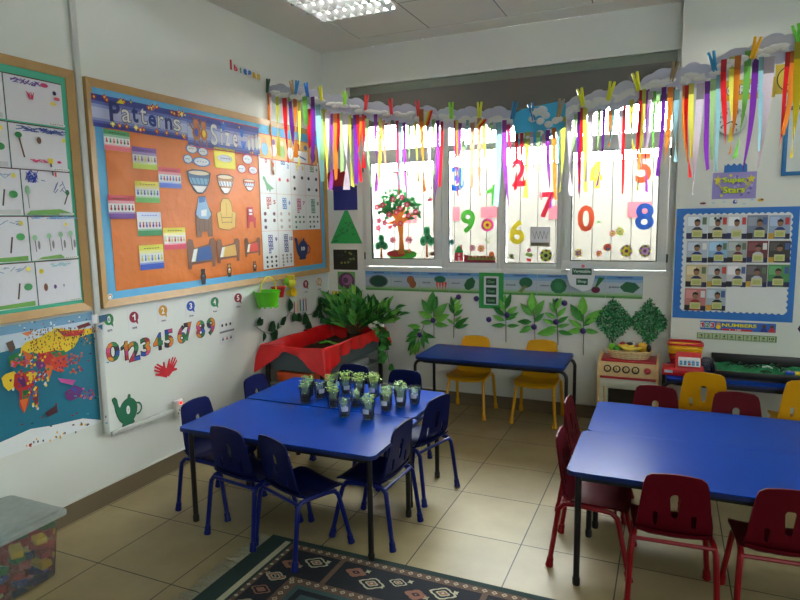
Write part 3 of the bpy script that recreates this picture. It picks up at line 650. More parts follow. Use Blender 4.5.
# number cards 1-10
P1 = lambda u, v: (LW(u, v, BO).y, LW(u, v, BO).z)
ys = [P1(259.3, 175)[0], P1(276, 178)[0], P1(290.8, 180)[0], P1(305.2, 182)[0], P1(319, 184)[0]]
zt, zm, zb, zz = P1(258.5, 154)[1], P1(260, 193)[1], P1(261, 231.5)[1], P1(263, 270)[1]
icol = [(200, 60, 60), (60, 130, 180), (220, 190, 60), (70, 150, 80), (190, 50, 60), (50, 110, 190), (190, 60, 120), (40, 130, 80), (50, 50, 140), (40, 60, 130)]
names_ = ['dinosaur', 'two bug shapes', 'three dark shells', 'four dark shapes', 'five small figures', 'six faint shapes', 'seven green shapes', 'eight green bars', 'nine dark shapes', 'ten dotted shapes']
for k in range(10):
    r_, c_ = k//4, k % 4; a0, a1 = ys[c_], ys[c_+1]-.003; z1 = (zt, zm, zb)[r_]; z0 = (zm, zb, zz)[r_]+.002
    p = Pic('L', aw=(a0, a1, z0, z1), off=BO); p.base(WH); n = k+1; cc = icol[k]
    w2 = .28; rows = (n+1)//2; st = min(.17, .8/rows)
    for j in range(n): # counting blocks, two by two
        p.rect(-w2+(j % 2)*w2, .82-(j//2+1)*st*1.25, -w2+(j % 2)*w2+w2*.92, .82-(j//2)*st*1.25-.02, cc); p.disc(-w2/2+(j % 2)*w2-.02, .82-(j//2+.5)*st*1.25, .07, WH)
    p.text(str(n), .66, .55, .28 if n < 10 else .45, .22, cc, .03)
    base_ = .82-rows*st*1.25
    if k == 0:
        p.poly([(-.6, -.1), (-.35, -.15), (-.1, -.45), (.3, -.6), (.7, -.75), (.3, -.8), (.2, -.95), (0, -.8), (-.2, -.9), (-.25, -.7), (-.45, -.4), (-.65, -.25)], (120, 170, 130))
    else:
        ic = [(0, 0, 0), (190, 60, 70), (60, 56, 50), (30, 30, 34), (110, 70, 80), (200, 180, 170), (40, 120, 80), (40, 90, 70), (36, 40, 60), (150, 140, 120)][k]
        cols_ = 2 if n < 7 else 3; rws = (n+cols_-1)//cols_; hh_ = (base_+.9)
        for j in range(n): p.disc(-.55+1.1*(j % cols_)/(cols_-1 or 1), base_-.08-hh_*(j//cols_+.5)/rws, .17 if n < 7 else .12, ic, ry=.10 if n < 7 else .07)
    p.done('number_card', 'white counting card showing %s' % names_[k], 'card', 'counting cards one to ten')
def teapot(cen, c, txt, label, off=.001, group=None, wall='L'):
    p = Pic(wall, cen=cen, off=off); o_ = [(-1, .80), (-.98, .92), (-.80, .95), (-.68, .80), (-.66, .55), (-.62, .35), (-.52, .22), (-.40, .42), (-.20, .58), (.02, .66), (.04, .78), (.10, .88), (.20, .86), (.24, .76), (.22, .64), (.42, .50), (.58, .28), (.64, .0), (.60, -.30), (.48, -.58), (.34, -.74), (.40, -.92), (.20, -1), (-.35, -1), (-.50, -.95), (-.42, -.78), (-.62, -.55), (-.76, -.22), (-.84, .1), (-.88, .45)]
    p.base((20, 30, 26), [(x*1.04, y*1.04) for x, y in o_]); p.poly(o_, c)
    # handle ring
    n = 12; vs = []; 
    for k in range(n+1):
        a = R(-100+230*k/n); 
        for r_ in (.30, .42): vs.append((.62+r_*math.cos(a)*.9, -.15+r_*math.sin(a)*1.0))
    for k in range(n): p.poly([vs[2*k], vs[2*k+1], vs[2*k+3], vs[2*k+2]], c)
    p.text(txt, -.02, -.05, .26*len(txt) if len(txt) < 2 else .5, .55 if len(txt) < 2 else .36, WH, .08)
    return p.done('paper_teapot', label, 'paper cut-out', group)
teapot((302.7, 248, 15, 22), (38, 52, 110), '10', 'navy paper teapot numbered 10 on the orange board', BO, 'numbered teapots')
teapot((127.6, 409, 29, 32), (30, 112, 78), '0', 'green paper teapot numbered 0 low on the wall', .001, 'numbered teapots')
p = Pic('L', cen=(110, 296.5, 5, 6), off=BO-.003); p.base(WH, blob(12, 3, 0)); p.disc(0, 0, .7, (190, 60, 60)); p.disc(0, -.1, .45, WH); p.done('round_sticker', 'small round white and red sticker in the lower left corner of the board', 'sticker')
# ---- drawings board (teal)
e = empty('display_board', (0, -3.2, 1.1)); tag(e, 'oak framed display board with teal backing full of drawings', 'display board')
frame(e, -3.95, -2.503, 1.105, 2.335, .042, .024, OAK)
q = MB(); q.box((.006, -3.2265, 1.72), (.004, 1.37, 1.17), M('teal_border_paper', (70, 178, 146), .6, .03, 8)); o = q.build('teal_backing', e); o.location = -e.location
rows_ = [(2.255, 2.045), (2.035, 1.825), (1.822, 1.605), (1.60, 1.385), (1.38, 1.165)]
dl = [['purple scribbled clouds and a pink figure', 'blue sky, a palm tree and pink flowers', 'dark blue scribble and a leaning green plant', 'three small trees under a yellow sun', 'a yellow sun and tiny brown and purple figures'],
      ['dark lines at the very left edge', 'grey lines below the top drawing', 'grey and green lines beside the blue scribble', 'a brown and green tree', 'green ground in the bottom corner']]
for c_ in range(2):
    for r_ in range(5):
        sk = .02 if r_ < 2 else -.0
        a1 = [-2.572, -2.572, -2.565, -2.56, -2.555][r_] if c_ == 0 else [-2.872, -2.87, -2.83, -2.815, -2.80][r_]; a0 = [-2.868, -2.866, -2.826, -2.811, -2.796][r_] if c_ == 0 else a1-.27
        z1, z0 = rows_[r_]; p = Pic('L', aw=(a0, a1, z0, z1), off=.0085); p.base((226, 226, 232)); p.line(-1, 1, 1, 1, .005, (84, 30, 40)); p.line(-1, -1, -1, 1, .004, (30, 26, 40))
        rr = random.Random(40+r_+c_*7)
        def scr(x, y, w2, h2, c, n=14):
            for k in range(n): xx = x+w2*(rr.random()-.5)*2; p.line(xx, y+h2*(rr.random()-.5)*2, xx+.25*w2+.03, y+h2*(rr.random()-.5)*2, .004, c)
        if c_ == 0:
            if r_ == 0: scr(-.4, .78, .5, .12, (110, 80, 160), 26); p.disc(.35, .78, .14, (190, 50, 100), ry=.1); scr(-.2, .2, .1, .18, (214, 60, 110), 16); p.disc(.68, .5, .07, (30, 40, 90)); p.disc(.75, .25, .12, (214, 90, 110), ry=.08); p.disc(.6, 0, .13, (240, 220, 110), ry=.08)
            if r_ == 1: scr(0, .8, .8, .12, (60, 80, 160), 40); p.line(-.72, .45, -.58, -.5, .008, (90, 60, 40)); p.disc(-.72, .48, .12, (30, 130, 70), ry=.13); p.disc(.88, .45, .07, (236, 220, 70)); scr(-.1, -.62, .35, .08, (214, 60, 120), 16); p.rect(.22, -.7, .4, -.45, (236, 214, 50)); p.rect(.27, -.85, .34, -.68, (60, 50, 50)); p.disc(-.05, .32, .08, (110, 70, 50), ry=.16); p.disc(.62, -.6, .08, (214, 60, 120), ry=.06)
            if r_ == 2: scr(-.65, .7, .2, .28, (30, 60, 170), 40); p.line(.62, -.5, .82, .05, .007, (60, 50, 40)); p.disc(.78, .05, .09, (30, 110, 50), ry=.13); p.disc(-.85, .1, .1, (130, 180, 140), ry=.2); p.line(-.85, -.1, -.83, -.7, .004, (110, 140, 110)); p.poly([(-.95, -.95), (-.8, -.8), (.4, -.72), (.9, -.9), (.9, -.98), (-.95, -.98)], (110, 170, 80)); p.rect(.3, .75, .38, .95, (200, 60, 50)); p.rect(.2, .8, .26, .98, (60, 40, 60)); scr(.2, .3, .5, .3, (110, 120, 170), 8)
            if r_ == 3: scr(0, .93, .95, .05, (130, 180, 226), 30); p.disc(.55, .62, .07, (238, 224, 80)); 
            if r_ == 3:
                for x in (-.8, -.2, .3, .75): p.line(x, -.6, x-.03, .1, .005, (110, 110, 110)); p.disc(x-.03, .12+.1*x, .1, (150, 200, 160), ry=.13); p.disc(x+.12, -.3, .05, (130, 130, 130), ry=.2)
                p.poly([(-.8, -.95), (-.6, -.85), (.2, -.78), (.4, -.95)], (120, 176, 90))
            if r_ == 4: p.disc(-.75, .55, .1, (240, 220, 50)); p.disc(-.62, -.2, .09, (130, 80, 60), ry=.18); p.disc(-.2, -.22, .07, (110, 80, 150), ry=.1); p.disc(.2, -.2, .04, (140, 160, 180), ry=.07); scr(.1, .8, .5, .08, (150, 205, 215), 16)
            p.rect(.35, -.98, .98, -.9, WH); p.text('......', .66, -.94, .5, .03, DK, .02)
        else:
            p.line(.3, -.6, .4, .1, .008, (70, 50, 40)); p.disc(.7, -.1+.2*(r_ == 3), .16, (60, 150, 80), ry=.16); scr(0, .7, .6, .15, (150, 170, 200), 10); p.disc(.75, .7, .08, (238, 224, 90)); p.poly([(-.9, -.95), (-.6, -.8), (.9, -.75), (.9, -.97)], (110, 170, 80) if r_ > 2 else (200, 204, 206))
        p.done('child_drawing', "child's drawing of " + dl[c_][r_], 'drawing', "children's drawings on the teal board")
# ---- world map
p = Pic('L', aw=(-3.95, -2.493, .475, 1.09), off=.001); p.base((20, 112, 138))
p.poly([(-1, 1), (1, 1), (1, .62), (.7, .66), (.2, .6), (-1, .62)], (206, 222, 236)); p.poly([(-1, 1), (1, 1), (1, .86), (-1, .88)], (120, 170, 206))
p.poly([(-1, -1), (1, -1), (1, -.96), (.85, -.82), (.6, -.76), (.45, -.7), (.3, -.74), (0, -.8), (-1, -.82)], (232, 236, 238))
YL, RD, OR, PU, GN = (240, 210, 50), (200, 50, 50), (224, 110, 40), (110, 50, 120), (40, 130, 70)
p.px([(26, 342), (40, 337), (55, 328), (72, 330), (92, 328), (93, 333), (80, 337), (74, 347), (66, 352), (55, 350), (44, 356), (32, 352), (20, 357), (21, 347)], YL)
p.px([(58, 331), (84, 330), (82, 335), (64, 337)], RD); p.px([(22, 350), (34, 356), (30, 364), (20, 366)], OR); p.px([(38, 354), (55, 350), (60, 358), (46, 366), (36, 362)], RD); p.px([(50, 352), (64, 350), (66, 356), (54, 358)], GN)
p.px([(50, 358), (66, 355), (66, 366), (58, 372), (50, 368)], (214, 70, 40)); p.px([(44, 364), (53, 366), (49, 379), (46, 373)], OR); p.px([(40, 358), (46, 366), (38, 370), (34, 362)], PU)
p.px([(5, 374), (14, 371), (18, 377), (16, 386), (8, 391), (3, 386), (1, 378)], YL); p.px([(14, 374), (34, 370), (37, 378), (30, 392), (28, 404), (23, 413), (19, 405), (19, 392), (13, 386)], RD)
p.px([(17, 378), (24, 376), (26, 386), (18, 388)], PU); p.px([(22, 390), (29, 390), (28, 400), (22, 400)], GN); p.px([(19, 400), (28, 398), (24, 413)], OR); p.px([(28, 372), (36, 372), (34, 380), (28, 380)], YL)
p.px([(5, 343), (12, 340), (15, 348), (10, 354)], (90, 70, 60)); p.px([(8, 356), (18, 352), (24, 358), (18, 366), (8, 366)], GN); p.px([(10, 360), (18, 362), (14, 368)], RD); p.px([(22, 358), (28, 360), (24, 368)], (200, 90, 120))
p.px([(64, 392), (74, 385), (82, 388), (80, 396), (70, 401), (65, 398)], PU); p.px([(70, 388), (76, 387), (75, 393)], (60, 80, 170)); p.px([(57, 378), (75, 380), (72, 385), (60, 382)], (190, 80, 150)); p.px([(34, 396), (38, 392), (37, 404), (33, 406)], (130, 50, 60)); p.px([(44, 413), (56, 404), (57, 412), (47, 417)], (90, 50, 60))
rr = random.Random(11)
for k in range(260):
    u = 22+72*rr.random(); v = 327+28*rr.random()+abs(u-60)*.0
    if v > 352-(u-24)*.28+8: continue
    p.px([(u, v), (u+1, v-.6), (u+1.1, v+1.2), (u+.2, v+1.4)], rr.choice([(40, 36, 40), (40, 36, 40), (60, 50, 40), (200, 60, 40), (226, 140, 40), (150, 120, 40)]))
for k in range(170):
    u = 1+37*rr.random(); v = 352+55*rr.random()
    if u < 14 and v > 388: continue
    if u > 30 and v > 385: continue
    if u < 16 and v > 372 and rr.random() < .5: continue
    if v > 395 and (u < 18 or u > 29): continue
    p.px([(u, v), (u+1.8, v-.8), (u+2.2, v+1.2), (u+.9, v+2.4), (u-.4, v+1.4)], rr.choice([YL, YL, RD, RD, OR, PU, GN, (150, 40, 60), (220, 220, 220), (60, 90, 180), (200, 90, 150)]))
for k in range(34):
    u = 2+95*rr.random(); v = 345+85*rr.random()
    if u < 40 and v < 412: continue
    if v < 352: continue
    p.px([(u, v), (u+2.4, v-.8), (u+3.0, v+.6), (u+.6, v+1)], rr.choice([(20, 60, 90), (50, 150, 170), (20, 40, 60), (70, 90, 110), (140, 40, 50)]))
for k in range(26): u = 14+80*rr.random(); v = 453-u*.33-2-9*rr.random(); p.px([(u, v), (u+1.4, v-.4), (u+1.5, v+1.8), (u+.1, v+2)], rr.choice([DK, (230, 180, 50), (200, 60, 50), (80, 90, 110)]))
for k in range(70):
    u = 38+30*rr.random(); v = 351+20*rr.random()
    if v > 362 and u < 44: continue
    p.px([(u, v), (u+1.8, v-.6), (u+2.1, v+1.3), (u+.2, v+1.9)], rr.choice([RD, (220, 80, 40), OR, (150, 40, 50), (220, 90, 60), PU]))
for k in range(24):
    u = 62+17*rr.random(); v = 386+10*rr.random(); p.px([(u, v), (u+2, v-.8), (u+2.4, v+1.2), (u+.4, v+2)], rr.choice([PU, (150, 60, 90), (60, 60, 150), OR, (190, 80, 150)]))
for k in range(30):
    u = 2+92*rr.random(); v = 322+14*rr.random()-u*.1; p.px([(u, v), (u+1.6, v-.5), (u+1.8, v+1), (u+.2, v+1.2)], rr.choice([(120, 140, 170), (60, 90, 130), (240, 244, 248), (200, 110, 70)]))
p.px([(61, 325), (73, 321), (76, 324), (63, 328)], (110, 40, 40)); p.px([(76, 314), (82, 313), (82, 322), (77, 323)], WH); p.px([(83, 315), (92, 313), (92, 319), (84, 322)], (40, 90, 120)); p.px([(82, 325), (87, 323), (87, 329)], (30, 100, 150)); p.px([(5, 332), (16, 329), (12, 335)], (224, 130, 80))
p.done('world_map', 'illustrated world map poster with teal sea and yellow northern land on the left wall', 'map')
# ---- number bubbles along the wall
cb = [(108.9, 322.2, (30, 130, 70), 0), (133.9, 319.8, (140, 28, 50), 1), (162.9, 313, (206, 150, 50), 2), (190.7, 308.4, (40, 80, 170), 3), (214.6, 304.2, (40, 130, 80), 4), (238, 300, (140, 28, 50), 5), (305.7, 286, (140, 28, 50), 9), (319, 283.5, (206, 160, 90), 10)]
wd_ = ['zero', 'one', 'two', 'three', 'four', 'five', '', '', '', 'nine', 'ten']
ncn = {(30, 130, 70): 'dark green', (140, 28, 50): 'maroon', (206, 150, 50): 'gold', (40, 80, 170): 'blue', (40, 130, 80): 'green', (206, 160, 90): 'tan'}
for (u, v, c, n) in cb:
    s_ = 1-.0016*(u-108); p = Pic('L', cen=(u, v, 12.5*s_ if n < 9 else 7, 22.5*s_)); p.base((222, 224, 222)); p.disc(0, .25, .78, c, ry=.52, n=18); p.poly([(.1, -.15), (.6, 0), (.65, -.5)], c); p.text(str(n), 0, .25, .5 if n < 10 else .9, .62, WH, .025); p.text(wd_[n], 0, -.75, .8, .2, DK, .02)
    p.done('number_bubble', '%s number bubble card reading %s' % (ncn[c], wd_[n]), 'card', 'number bubble cards under the board')
CM = [(210, 140, 40), (40, 110, 70), (180, 50, 60), (40, 80, 170), (200, 70, 120), (60, 50, 60), (220, 120, 40), (50, 130, 80)]
dg = [(97, 265, 62, 88), (147, 262, 34, 85), (188, 262, 52, 88), (237, 243, 46, 82), (290, 222, 44, 78), (337, 207, 42, 80), (392, 190, 40, 82), (420, 178, 36, 80), (473, 168, 40, 78), (518, 156, 38, 78)]
for n, (x, y, w_, h_) in enumerate(dg):
    u, v = 90+x/4.286, 290+y/4.286; p = Pic('L', cen=(u, v, w_/4.286, h_/4.286)); 
    bx, fx, x0, x1, y0, y1 = text_mesh(str(n), .11)
    p.n = 0; p.text(str(n), 0, 0, 2.1, 2.1, WH, .08); p.text(str(n), 0, 0, 1.98, 2.0, (30, 26, 28), .055); p.text(str(n), 0, 0, 1.84, 1.88, CM[0], .02, cells=CM[n % 8:]+CM[:n % 8])
    p.done('patchwork_digit', 'patchwork paper digit %s on the left wall' % ('zero one two three four five six seven eight nine'.split()[n]), 'paper digit', 'patchwork digits zero to nine')
p = Pic('L', box=(218.8, 320, 234.5, 341)); p.base((216, 218, 216))
for k in range(3):
    p.disc(-.6+.55*k, .5, .14, (60, 60, 66)); p.poly([(-.75+.55*k, -.7), (-.45+.55*k, -.7), (-.6+.55*k, -.4)], [(60, 100, 120), (190, 60, 50), (60, 60, 70)][k])
p.rect(-1, -.1, 1, .05, (120, 120, 124)); p.done('worksheet', 'small white worksheet of shapes right of the digit nine', 'paper')
p = Pic('L', cen=(165.8, 368, 28, 19)); hp = []
for cx_, cy_, tl in ((-.35, -.1, 20), (.35, 0, -35)):
    pass
def hand(p, cx_, cy_, rot_, sc, c):
    pts = [(-.35, -1), (.3, -1), (.5, -.3), (.95, .1), (.8, .25), (.45, .05), (.42, .9), (.26, .95), (.2, .15), (.1, 1.05), (-.08, 1.05), (-.06, .15), (-.25, .95), (-.4, .88), (-.28, .1), (-.6, .6), (-.72, .5), (-.5, -.3)]
    a = R(rot_); p.poly([(cx_*p.hw+(x*math.cos(a)-y*math.sin(a))*sc, cy_*p.hh+(x*math.sin(a)+y*math.cos(a))*sc) for x, y in pts], c, True)
hand(p, -.35, -.15, 55, .062, (196, 30, 44)); hand(p, .35, .0, -40, .062, (206, 36, 50)); p.done('red_handprints', 'pair of red paper hands joined on the left wall', 'paper cut-out')
# name letters high on the wall
p = Pic('L', cen=(244.5, 72, 30, 15)); 
A_, B_ = LW(229, 66, .001), LW(258, 79.5, .001); p.base((214, 216, 216), [(-1, -.25), (-1, .55), (1, .75), (1, -.6)])
for i, (ch, c) in enumerate(zip('Ibtesam', [(190, 30, 40), (200, 40, 50), (40, 150, 110), (40, 110, 190), (40, 120, 190), (220, 180, 40), (226, 190, 40)])):
    p.text(ch, -.9+.3*i, (.35 if i == 0 else .15-.03*i), .12 if ch in 'It' else .24, 1.3 if i == 0 else .8, c, .06)
p.done('name_strip', 'tiny strip of colourful letters high on the left wall', 'sign')
# ---- back wall between corner and window
p = Pic('B', cen=(337, 180, 25, 25)); p.base((150, 26, 40), [(math.cos(R(60*k+30)), math.sin(R(60*k+30))) for k in range(6)]); p.done('paper_hexagon', 'dark red paper hexagon near the corner behind the ribbons', 'paper shape')
p = Pic('B', aw=(.083, .322, 1.650, 1.86), off=.001); p.base((26, 34, 120)); p.done('paper_square', 'navy blue paper square below the red hexagon', 'paper shape')
p = Pic('B', cen=(346, 227, 32, 33)); p.base((40, 160, 80), [(-1, -1), (1, -1), (.15, 1), (-.05, 1)]); rr = random.Random(2)
for k in range(16): y = -.9+1.2*rr.random(); x = (rr.random()-.5)*(1-y)*.8; p.disc(x, y, .08, (30, 120, 60), ry=.06)
p.done('paper_triangle', 'green speckled paper triangle beside the window', 'paper shape')
p = Pic('B', box=(333.2, 249.5, 357.8, 270)); p.base((24, 34, 26))
for k in range(14): p.disc(rr.uniform(-.8, .8), rr.uniform(-.6, .8), .1, rr.choice([(40, 80, 50), (60, 100, 60), (120, 130, 70), (30, 60, 60)]), ry=.12)
p.done('garden_photo', 'dark garden photograph below the green triangle', 'photograph')
p = Pic('B', box=(337.5, 271.5, 355.5, 290)); p.base((100, 170, 90)); p.disc(0, 0, .92, (96, 50, 90), ry=.92, n=18); p.disc(.1, .1, .6, (150, 100, 140), ry=.6); p.disc(-.1, .05, .3, (90, 50, 84)); p.done('cabbage_photo', 'picture of a round purple cabbage on green', 'picture')
p = Pic('B', box=(332, 291, 350, 306)); p.base((230, 206, 60)); p.disc(0, -.1, .85, (30, 26, 24), ry=.85, n=16); p.disc(0, -.3, .4, (226, 140, 40), ry=.2); p.done('seed_picture', 'yellow edged picture of orange seeds in a dark bowl, partly behind leaves', 'picture')
# vegetable strip
ex = [BW(u, 280).x for u in (365.5, 392, 420, 449, 479.5)]; ex2 = [BW(u, 285).x for u in (503.5, 537, 570.4, 605.8, 643)]
vg = [('', 'oval of dark cucumbers', (24, 84, 60)), ('potato', 'brown potatoes', (130, 82, 50)), ('carrots', 'red carrots', (200, 70, 40)), ('spinach', 'a spinach leaf', (34, 100, 60)), ('broccoli', 'broccoli', (30, 96, 60)), ('cabbage', 'a round green cabbage', (34, 110, 66)), ('', 'a beetroot', (100, 30, 60)), ('peas', 'a pea leaf', (30, 100, 60))]
for k in range(8):
    a0, a1 = (ex[k], ex[k+1]) if k < 4 else (ex2[k-4], ex2[k-3])
    z1 = 1.116; z0 = .948; p = Pic('B', aw=(a0+.001, a1-.001, z0, z1)); p.base((176, 190, 200)); p.rect(-1, .66, 1, 1, (96, 150, 200)); p.rect(-1, .4, 1, .66, (140, 176, 208)); p.rect(-1, -1, 1, -.8, (84, 150, 70)); p.rect(-1, -.8, 1, -.6, (140, 180, 130)); p.rect(-1, -.65, 1, -.5, (160, 188, 170)); p.rect(.985, -1, 1, 1, (90, 110, 120))
    p.text('vegetables', 0, .85, .9, .18, (30, 50, 110), .03); nm, ds, c = vg[k]
    if nm: p.text(nm, -.55, -.05, .55, .2, (60, 60, 70), .02)
    if k == 0: p.disc(0, -.05, .72, (90, 96, 100), ry=.66, n=20); p.disc(0, -.05, .62, (20, 70, 54), ry=.54, n=20)
    elif k == 1: p.disc(.35, .15, .27, c, ry=.45); p.disc(.5, -.25, .25, (120, 74, 44), ry=.42)
    elif k == 2:
        for j in range(4): p.poly([(.1+.2*j, .05), (.28+.2*j, .05), (.22+.18*j, -.8)], c)
        p.poly(blob(12, 4, .3), (30, 110, 70)) if 0 else p.disc(.4, .3, .4, (30, 110, 80), ry=.35)
    elif k == 3: p.poly([(.0, -.2), (.2, .35), (.55, .6), (.75, .2), (.65, -.4), (.3, -.7), (.1, -.6)], c)
    elif k == 4: p.disc(.35, .2, .4, c, ry=.5); p.poly([(.2, -.1), (.45, -.1), (.1, -.8), (-.1, -.7)], (120, 130, 70))
    elif k == 5: p.disc(.3, -.05, .5, c, ry=.72, n=10); p.disc(.3, -.05, .25, (50, 130, 80), ry=.36)
    elif k == 6: p.disc(.45, -.3, .25, c, ry=.3); p.poly([(.4, -.1), (.5, -.1), (.95, .8), (.6, .85)], (40, 110, 50))
    else: p.poly([(-.25, 0), (.1, .5), (.6, .4), (.85, 0), (.5, -.5), (0, -.4)], c)
    p.done('vegetable_card', 'vegetable card under the window showing ' + ds, 'card', 'vegetable cards under the window')
p = Pic('B', box=(479, 272.5, 503.5, 309)); p.base((40, 150, 70)); p.rect(-.6, -.8, .6, .8, (206, 214, 220))
for k in range(3): p.rect(-.42, .3-.52*k, .42, .7-.52*k, (24, 70, 44)); p.text(['Our', 'Green', 'Garden'][k], 0, .5-.52*k, .6, .16, (120, 180, 140), .02)
p.done('green_sign', 'green framed sign with three dark word panels between vegetable cards', 'sign')
p = Pic('B', cen=(581.5, 277, 29, 29), off=.042); p.base((214, 220, 224), [(-.6, 1), (.6, .95), (1, .3), (.7, -.8), (.1, -1), (-.8, -.6), (-1, .1)]); p.rect(-.65, .15, .7, .6, (24, 84, 60)); p.rect(-.35, -.55, .45, -.1, (24, 84, 60)); p.text('Vegetable', .02, .37, 1.2, .3, (200, 220, 210), .02); p.text('Shop', .05, -.32, .6, .25, (190, 214, 200), .02); p.disc(.1, .75, .12, (226, 120, 120))
p.done('vegetable_sign', 'white many-sided sign with green panels hanging over the vegetable cards', 'sign')
# window decals
G = lambda **k: Pic('G', kind='film', **k)
p = G(cen=(400.5, 223, 46, 73))
p.disc(.05, -.86, .66, (60, 150, 50), ry=.14, n=18); p.disc(-.2, -.84, .42, (190, 60, 60), ry=.09, n=12)
p.poly([(-.1, -.85), (.2, -.85), (.12, -.4), (.16, .0), (.9, .35), (.1, .15), (.45, .75), (.0, .3), (-.15, .85), (-.12, .25), (-.8, .65), (-.2, .1), (-.6, -.0), (-.12, -.05), (-.04, -.4)], (206, 120, 50)); rr = random.Random(8)
for k in range(150):
    a = rr.uniform(0, PI); r_ = rr.uniform(.35, 1.0); x = r_*math.cos(a)*.95; y = .25+.68*r_*math.sin(a)+rr.uniform(-.22, .05); t = rr.uniform(0, PI)
    p.poly([(x+.13*math.cos(t), y+.08*math.sin(t)), (x+.05*math.cos(t+1.57), y+.04*math.sin(t+1.57)), (x-.13*math.cos(t), y-.08*math.sin(t)), (x-.05*math.cos(t+1.57), y-.04*math.sin(t+1.57))], rr.choice([(30, 120, 60), (40, 140, 70)]))
for (x, y) in [(-.85, .08), (-.6, .02), (-.4, .25), (-.15, -.03), (.1, .0), (.45, .2), (.75, .3), (.4, .5), (-.65, .5), (-.2, .65), (.1, .4), (-.9, .45), (.2, .7), (-.05, .3), (-.85, -.12)]: p.flower(x, y, .027, (214, 50, 90), (240, 200, 210), 5)
p.flower(.48, -.76, .02, (200, 40, 60), (250, 220, 120), 5); p.done('tree_sticker', 'large blossoming tree sticker on the left window pane', 'window sticker', 'stickers on the windows')
for (u, v, w_, h_, lb) in [(381.5, 246, 14, 26, 'small green tree sticker at the lower left of the first pane'), (427, 241, 15, 33, 'small green tree sticker right of the blossoming tree')]:
    p = G(cen=(u, v, w_, h_)); p.poly([(-.15, -1), (.15, -1), (.1, 0), (-.1, 0)], (190, 110, 60))
    for (x, y) in ((-.5, .0), (.5, .0), (0, .6), (.1, .2)): p.disc(x, y, .45, (70, 160, 110), ry=.3); p.disc(x, y, .2, (30, 120, 80), ry=.13)
    p.done('tree_sticker', lb, 'window sticker', 'stickers on the windows')
fl = [(393, 240, 7, (206, 40, 90), (250, 200, 210), 'pink flower sticker left of the big tree trunk', 'flower'), (409, 240, 8, (200, 40, 80), (250, 200, 210), 'pink flower sticker right of the big tree trunk', 'flower'), (390, 227.5, 5, (210, 70, 90), (240, 160, 160), 'small pink bird sticker left of the tree trunk', 'bird'), (419, 214, 5, (200, 60, 80), (240, 160, 160), 'small pink bird sticker right of the tree', 'bird'), (430, 199, 5.5, (190, 40, 80), (60, 120, 60), 'cherry sticker at upper right of first pane', 'cherry'),
      (377, 183.5, 4.5, (190, 40, 80), (60, 120, 60), 'cherry sticker at upper left of the tree', 'cherry'), (432, 253.5, 5.5, (60, 110, 60), (200, 50, 60), 'ladybird sticker in the corner of the first pane', 'ladybird'), (487.5, 225, 13.5, (220, 60, 140), (240, 220, 60), 'large pink and yellow flower sticker right of the green nine', 'flower'), (451.5, 242, 6.5, (30, 60, 140), (60, 140, 90), 'blue starry flower sticker left of the house', 'flower'), (472.5, 248, 7, (190, 40, 100), (240, 200, 210), 'pink starry flower sticker above the flower bed', 'flower'), (481, 248.5, 8, (214, 50, 90), (240, 220, 120), 'red flower sticker above the flower bed', 'flower'), (491.5, 254, 6, (220, 70, 80), (250, 180, 60), 'red flower sticker at the right end of the flower bed', 'flower'),
      (511.5, 256.5, 6, (40, 60, 120), (200, 210, 80), 'dark blue round flower sticker at the foot of the third pane', 'flower'), (546, 255.5, 13, (50, 40, 50), (180, 200, 110), 'dark petalled flower sticker at the foot of the third pane', 'flower'), (578.5, 253, 9, (240, 206, 60), (140, 80, 150), 'yellow sun flower sticker at the foot of the last pane', 'flower'), (599, 253.5, 7, (220, 80, 130), (240, 200, 80), 'pink flower sticker beside the swirl flower', 'flower'), (626.5, 251, 13, (120, 60, 120), (230, 214, 60), 'round purple and yellow flower sticker at the foot of the last pane', 'flower'), (645, 251, 13, (110, 70, 130), (200, 160, 210), 'round purple flower sticker in the corner of the last pane', 'flower'), (620, 231.5, 10, (150, 190, 110), (240, 220, 130), 'green flower sticker in the middle of the last pane', 'flower'), (612.5, 233.5, 7, (214, 60, 80), (240, 220, 130), 'red blossom sticker touching the green flower', 'flower')]
for i, (u, v, d, c1, c2, lb, kd) in enumerate(fl):
    p = G(cen=(u, v, d, d)); r_ = p.hw
    if kd == 'flower':
        n = 12 if d > 10 else 7
        for k in range(n):
            a = 2*PI*k/n; x, y = .72*math.cos(a), .72*math.sin(a); p.disc(x, y, .27, c1 if k % 2 or d < 10 else ((190, 200, 60) if i not in (7,) else c1), ry=.27, n=8)
        p.disc(0, 0, .62, c2, ry=.62); p.disc(0, 0, .28, c1, ry=.28)
        if i == 7: p.disc(0, 0, .16, (200, 30, 50), ry=.16)
    elif kd == 'bird': p.disc(0, 0, .8, c1, ry=.6); p.disc(.5, .5, .4, c1, ry=.4); p.poly([(-.6, 0), (-1, .6), (-.3, .4)], c2)
    elif kd == 'cherry': p.disc(-.4, -.4, .5, c1, ry=.5); p.disc(.5, -.2, .5, c1, ry=.5); p.poly([(-.2, 0), (.3, .2), (.5, .9), (-.3, .8)], c2)
    else: p.disc(0, -.1, .9, c1, ry=.7); p.disc(0, -.2, .5, c2, ry=.4)
    p.done('%s_sticker' % kd, lb, 'window sticker', 'stickers on the windows')
p = G(cen=(488, 240.5, 8, 12)); p.line(0, 1, 0, -1, .005, (170, 180, 110)); p.poly([(0, -.2), (-.9, .4), (-.5, -.2)], (200, 206, 150)); p.poly([(0, -.4), (.9, .3), (.5, -.4)], (200, 206, 150)); p.done('stem_sticker', 'pale leafy stem sticker under the big pink flower', 'window sticker', 'stickers on the windows')
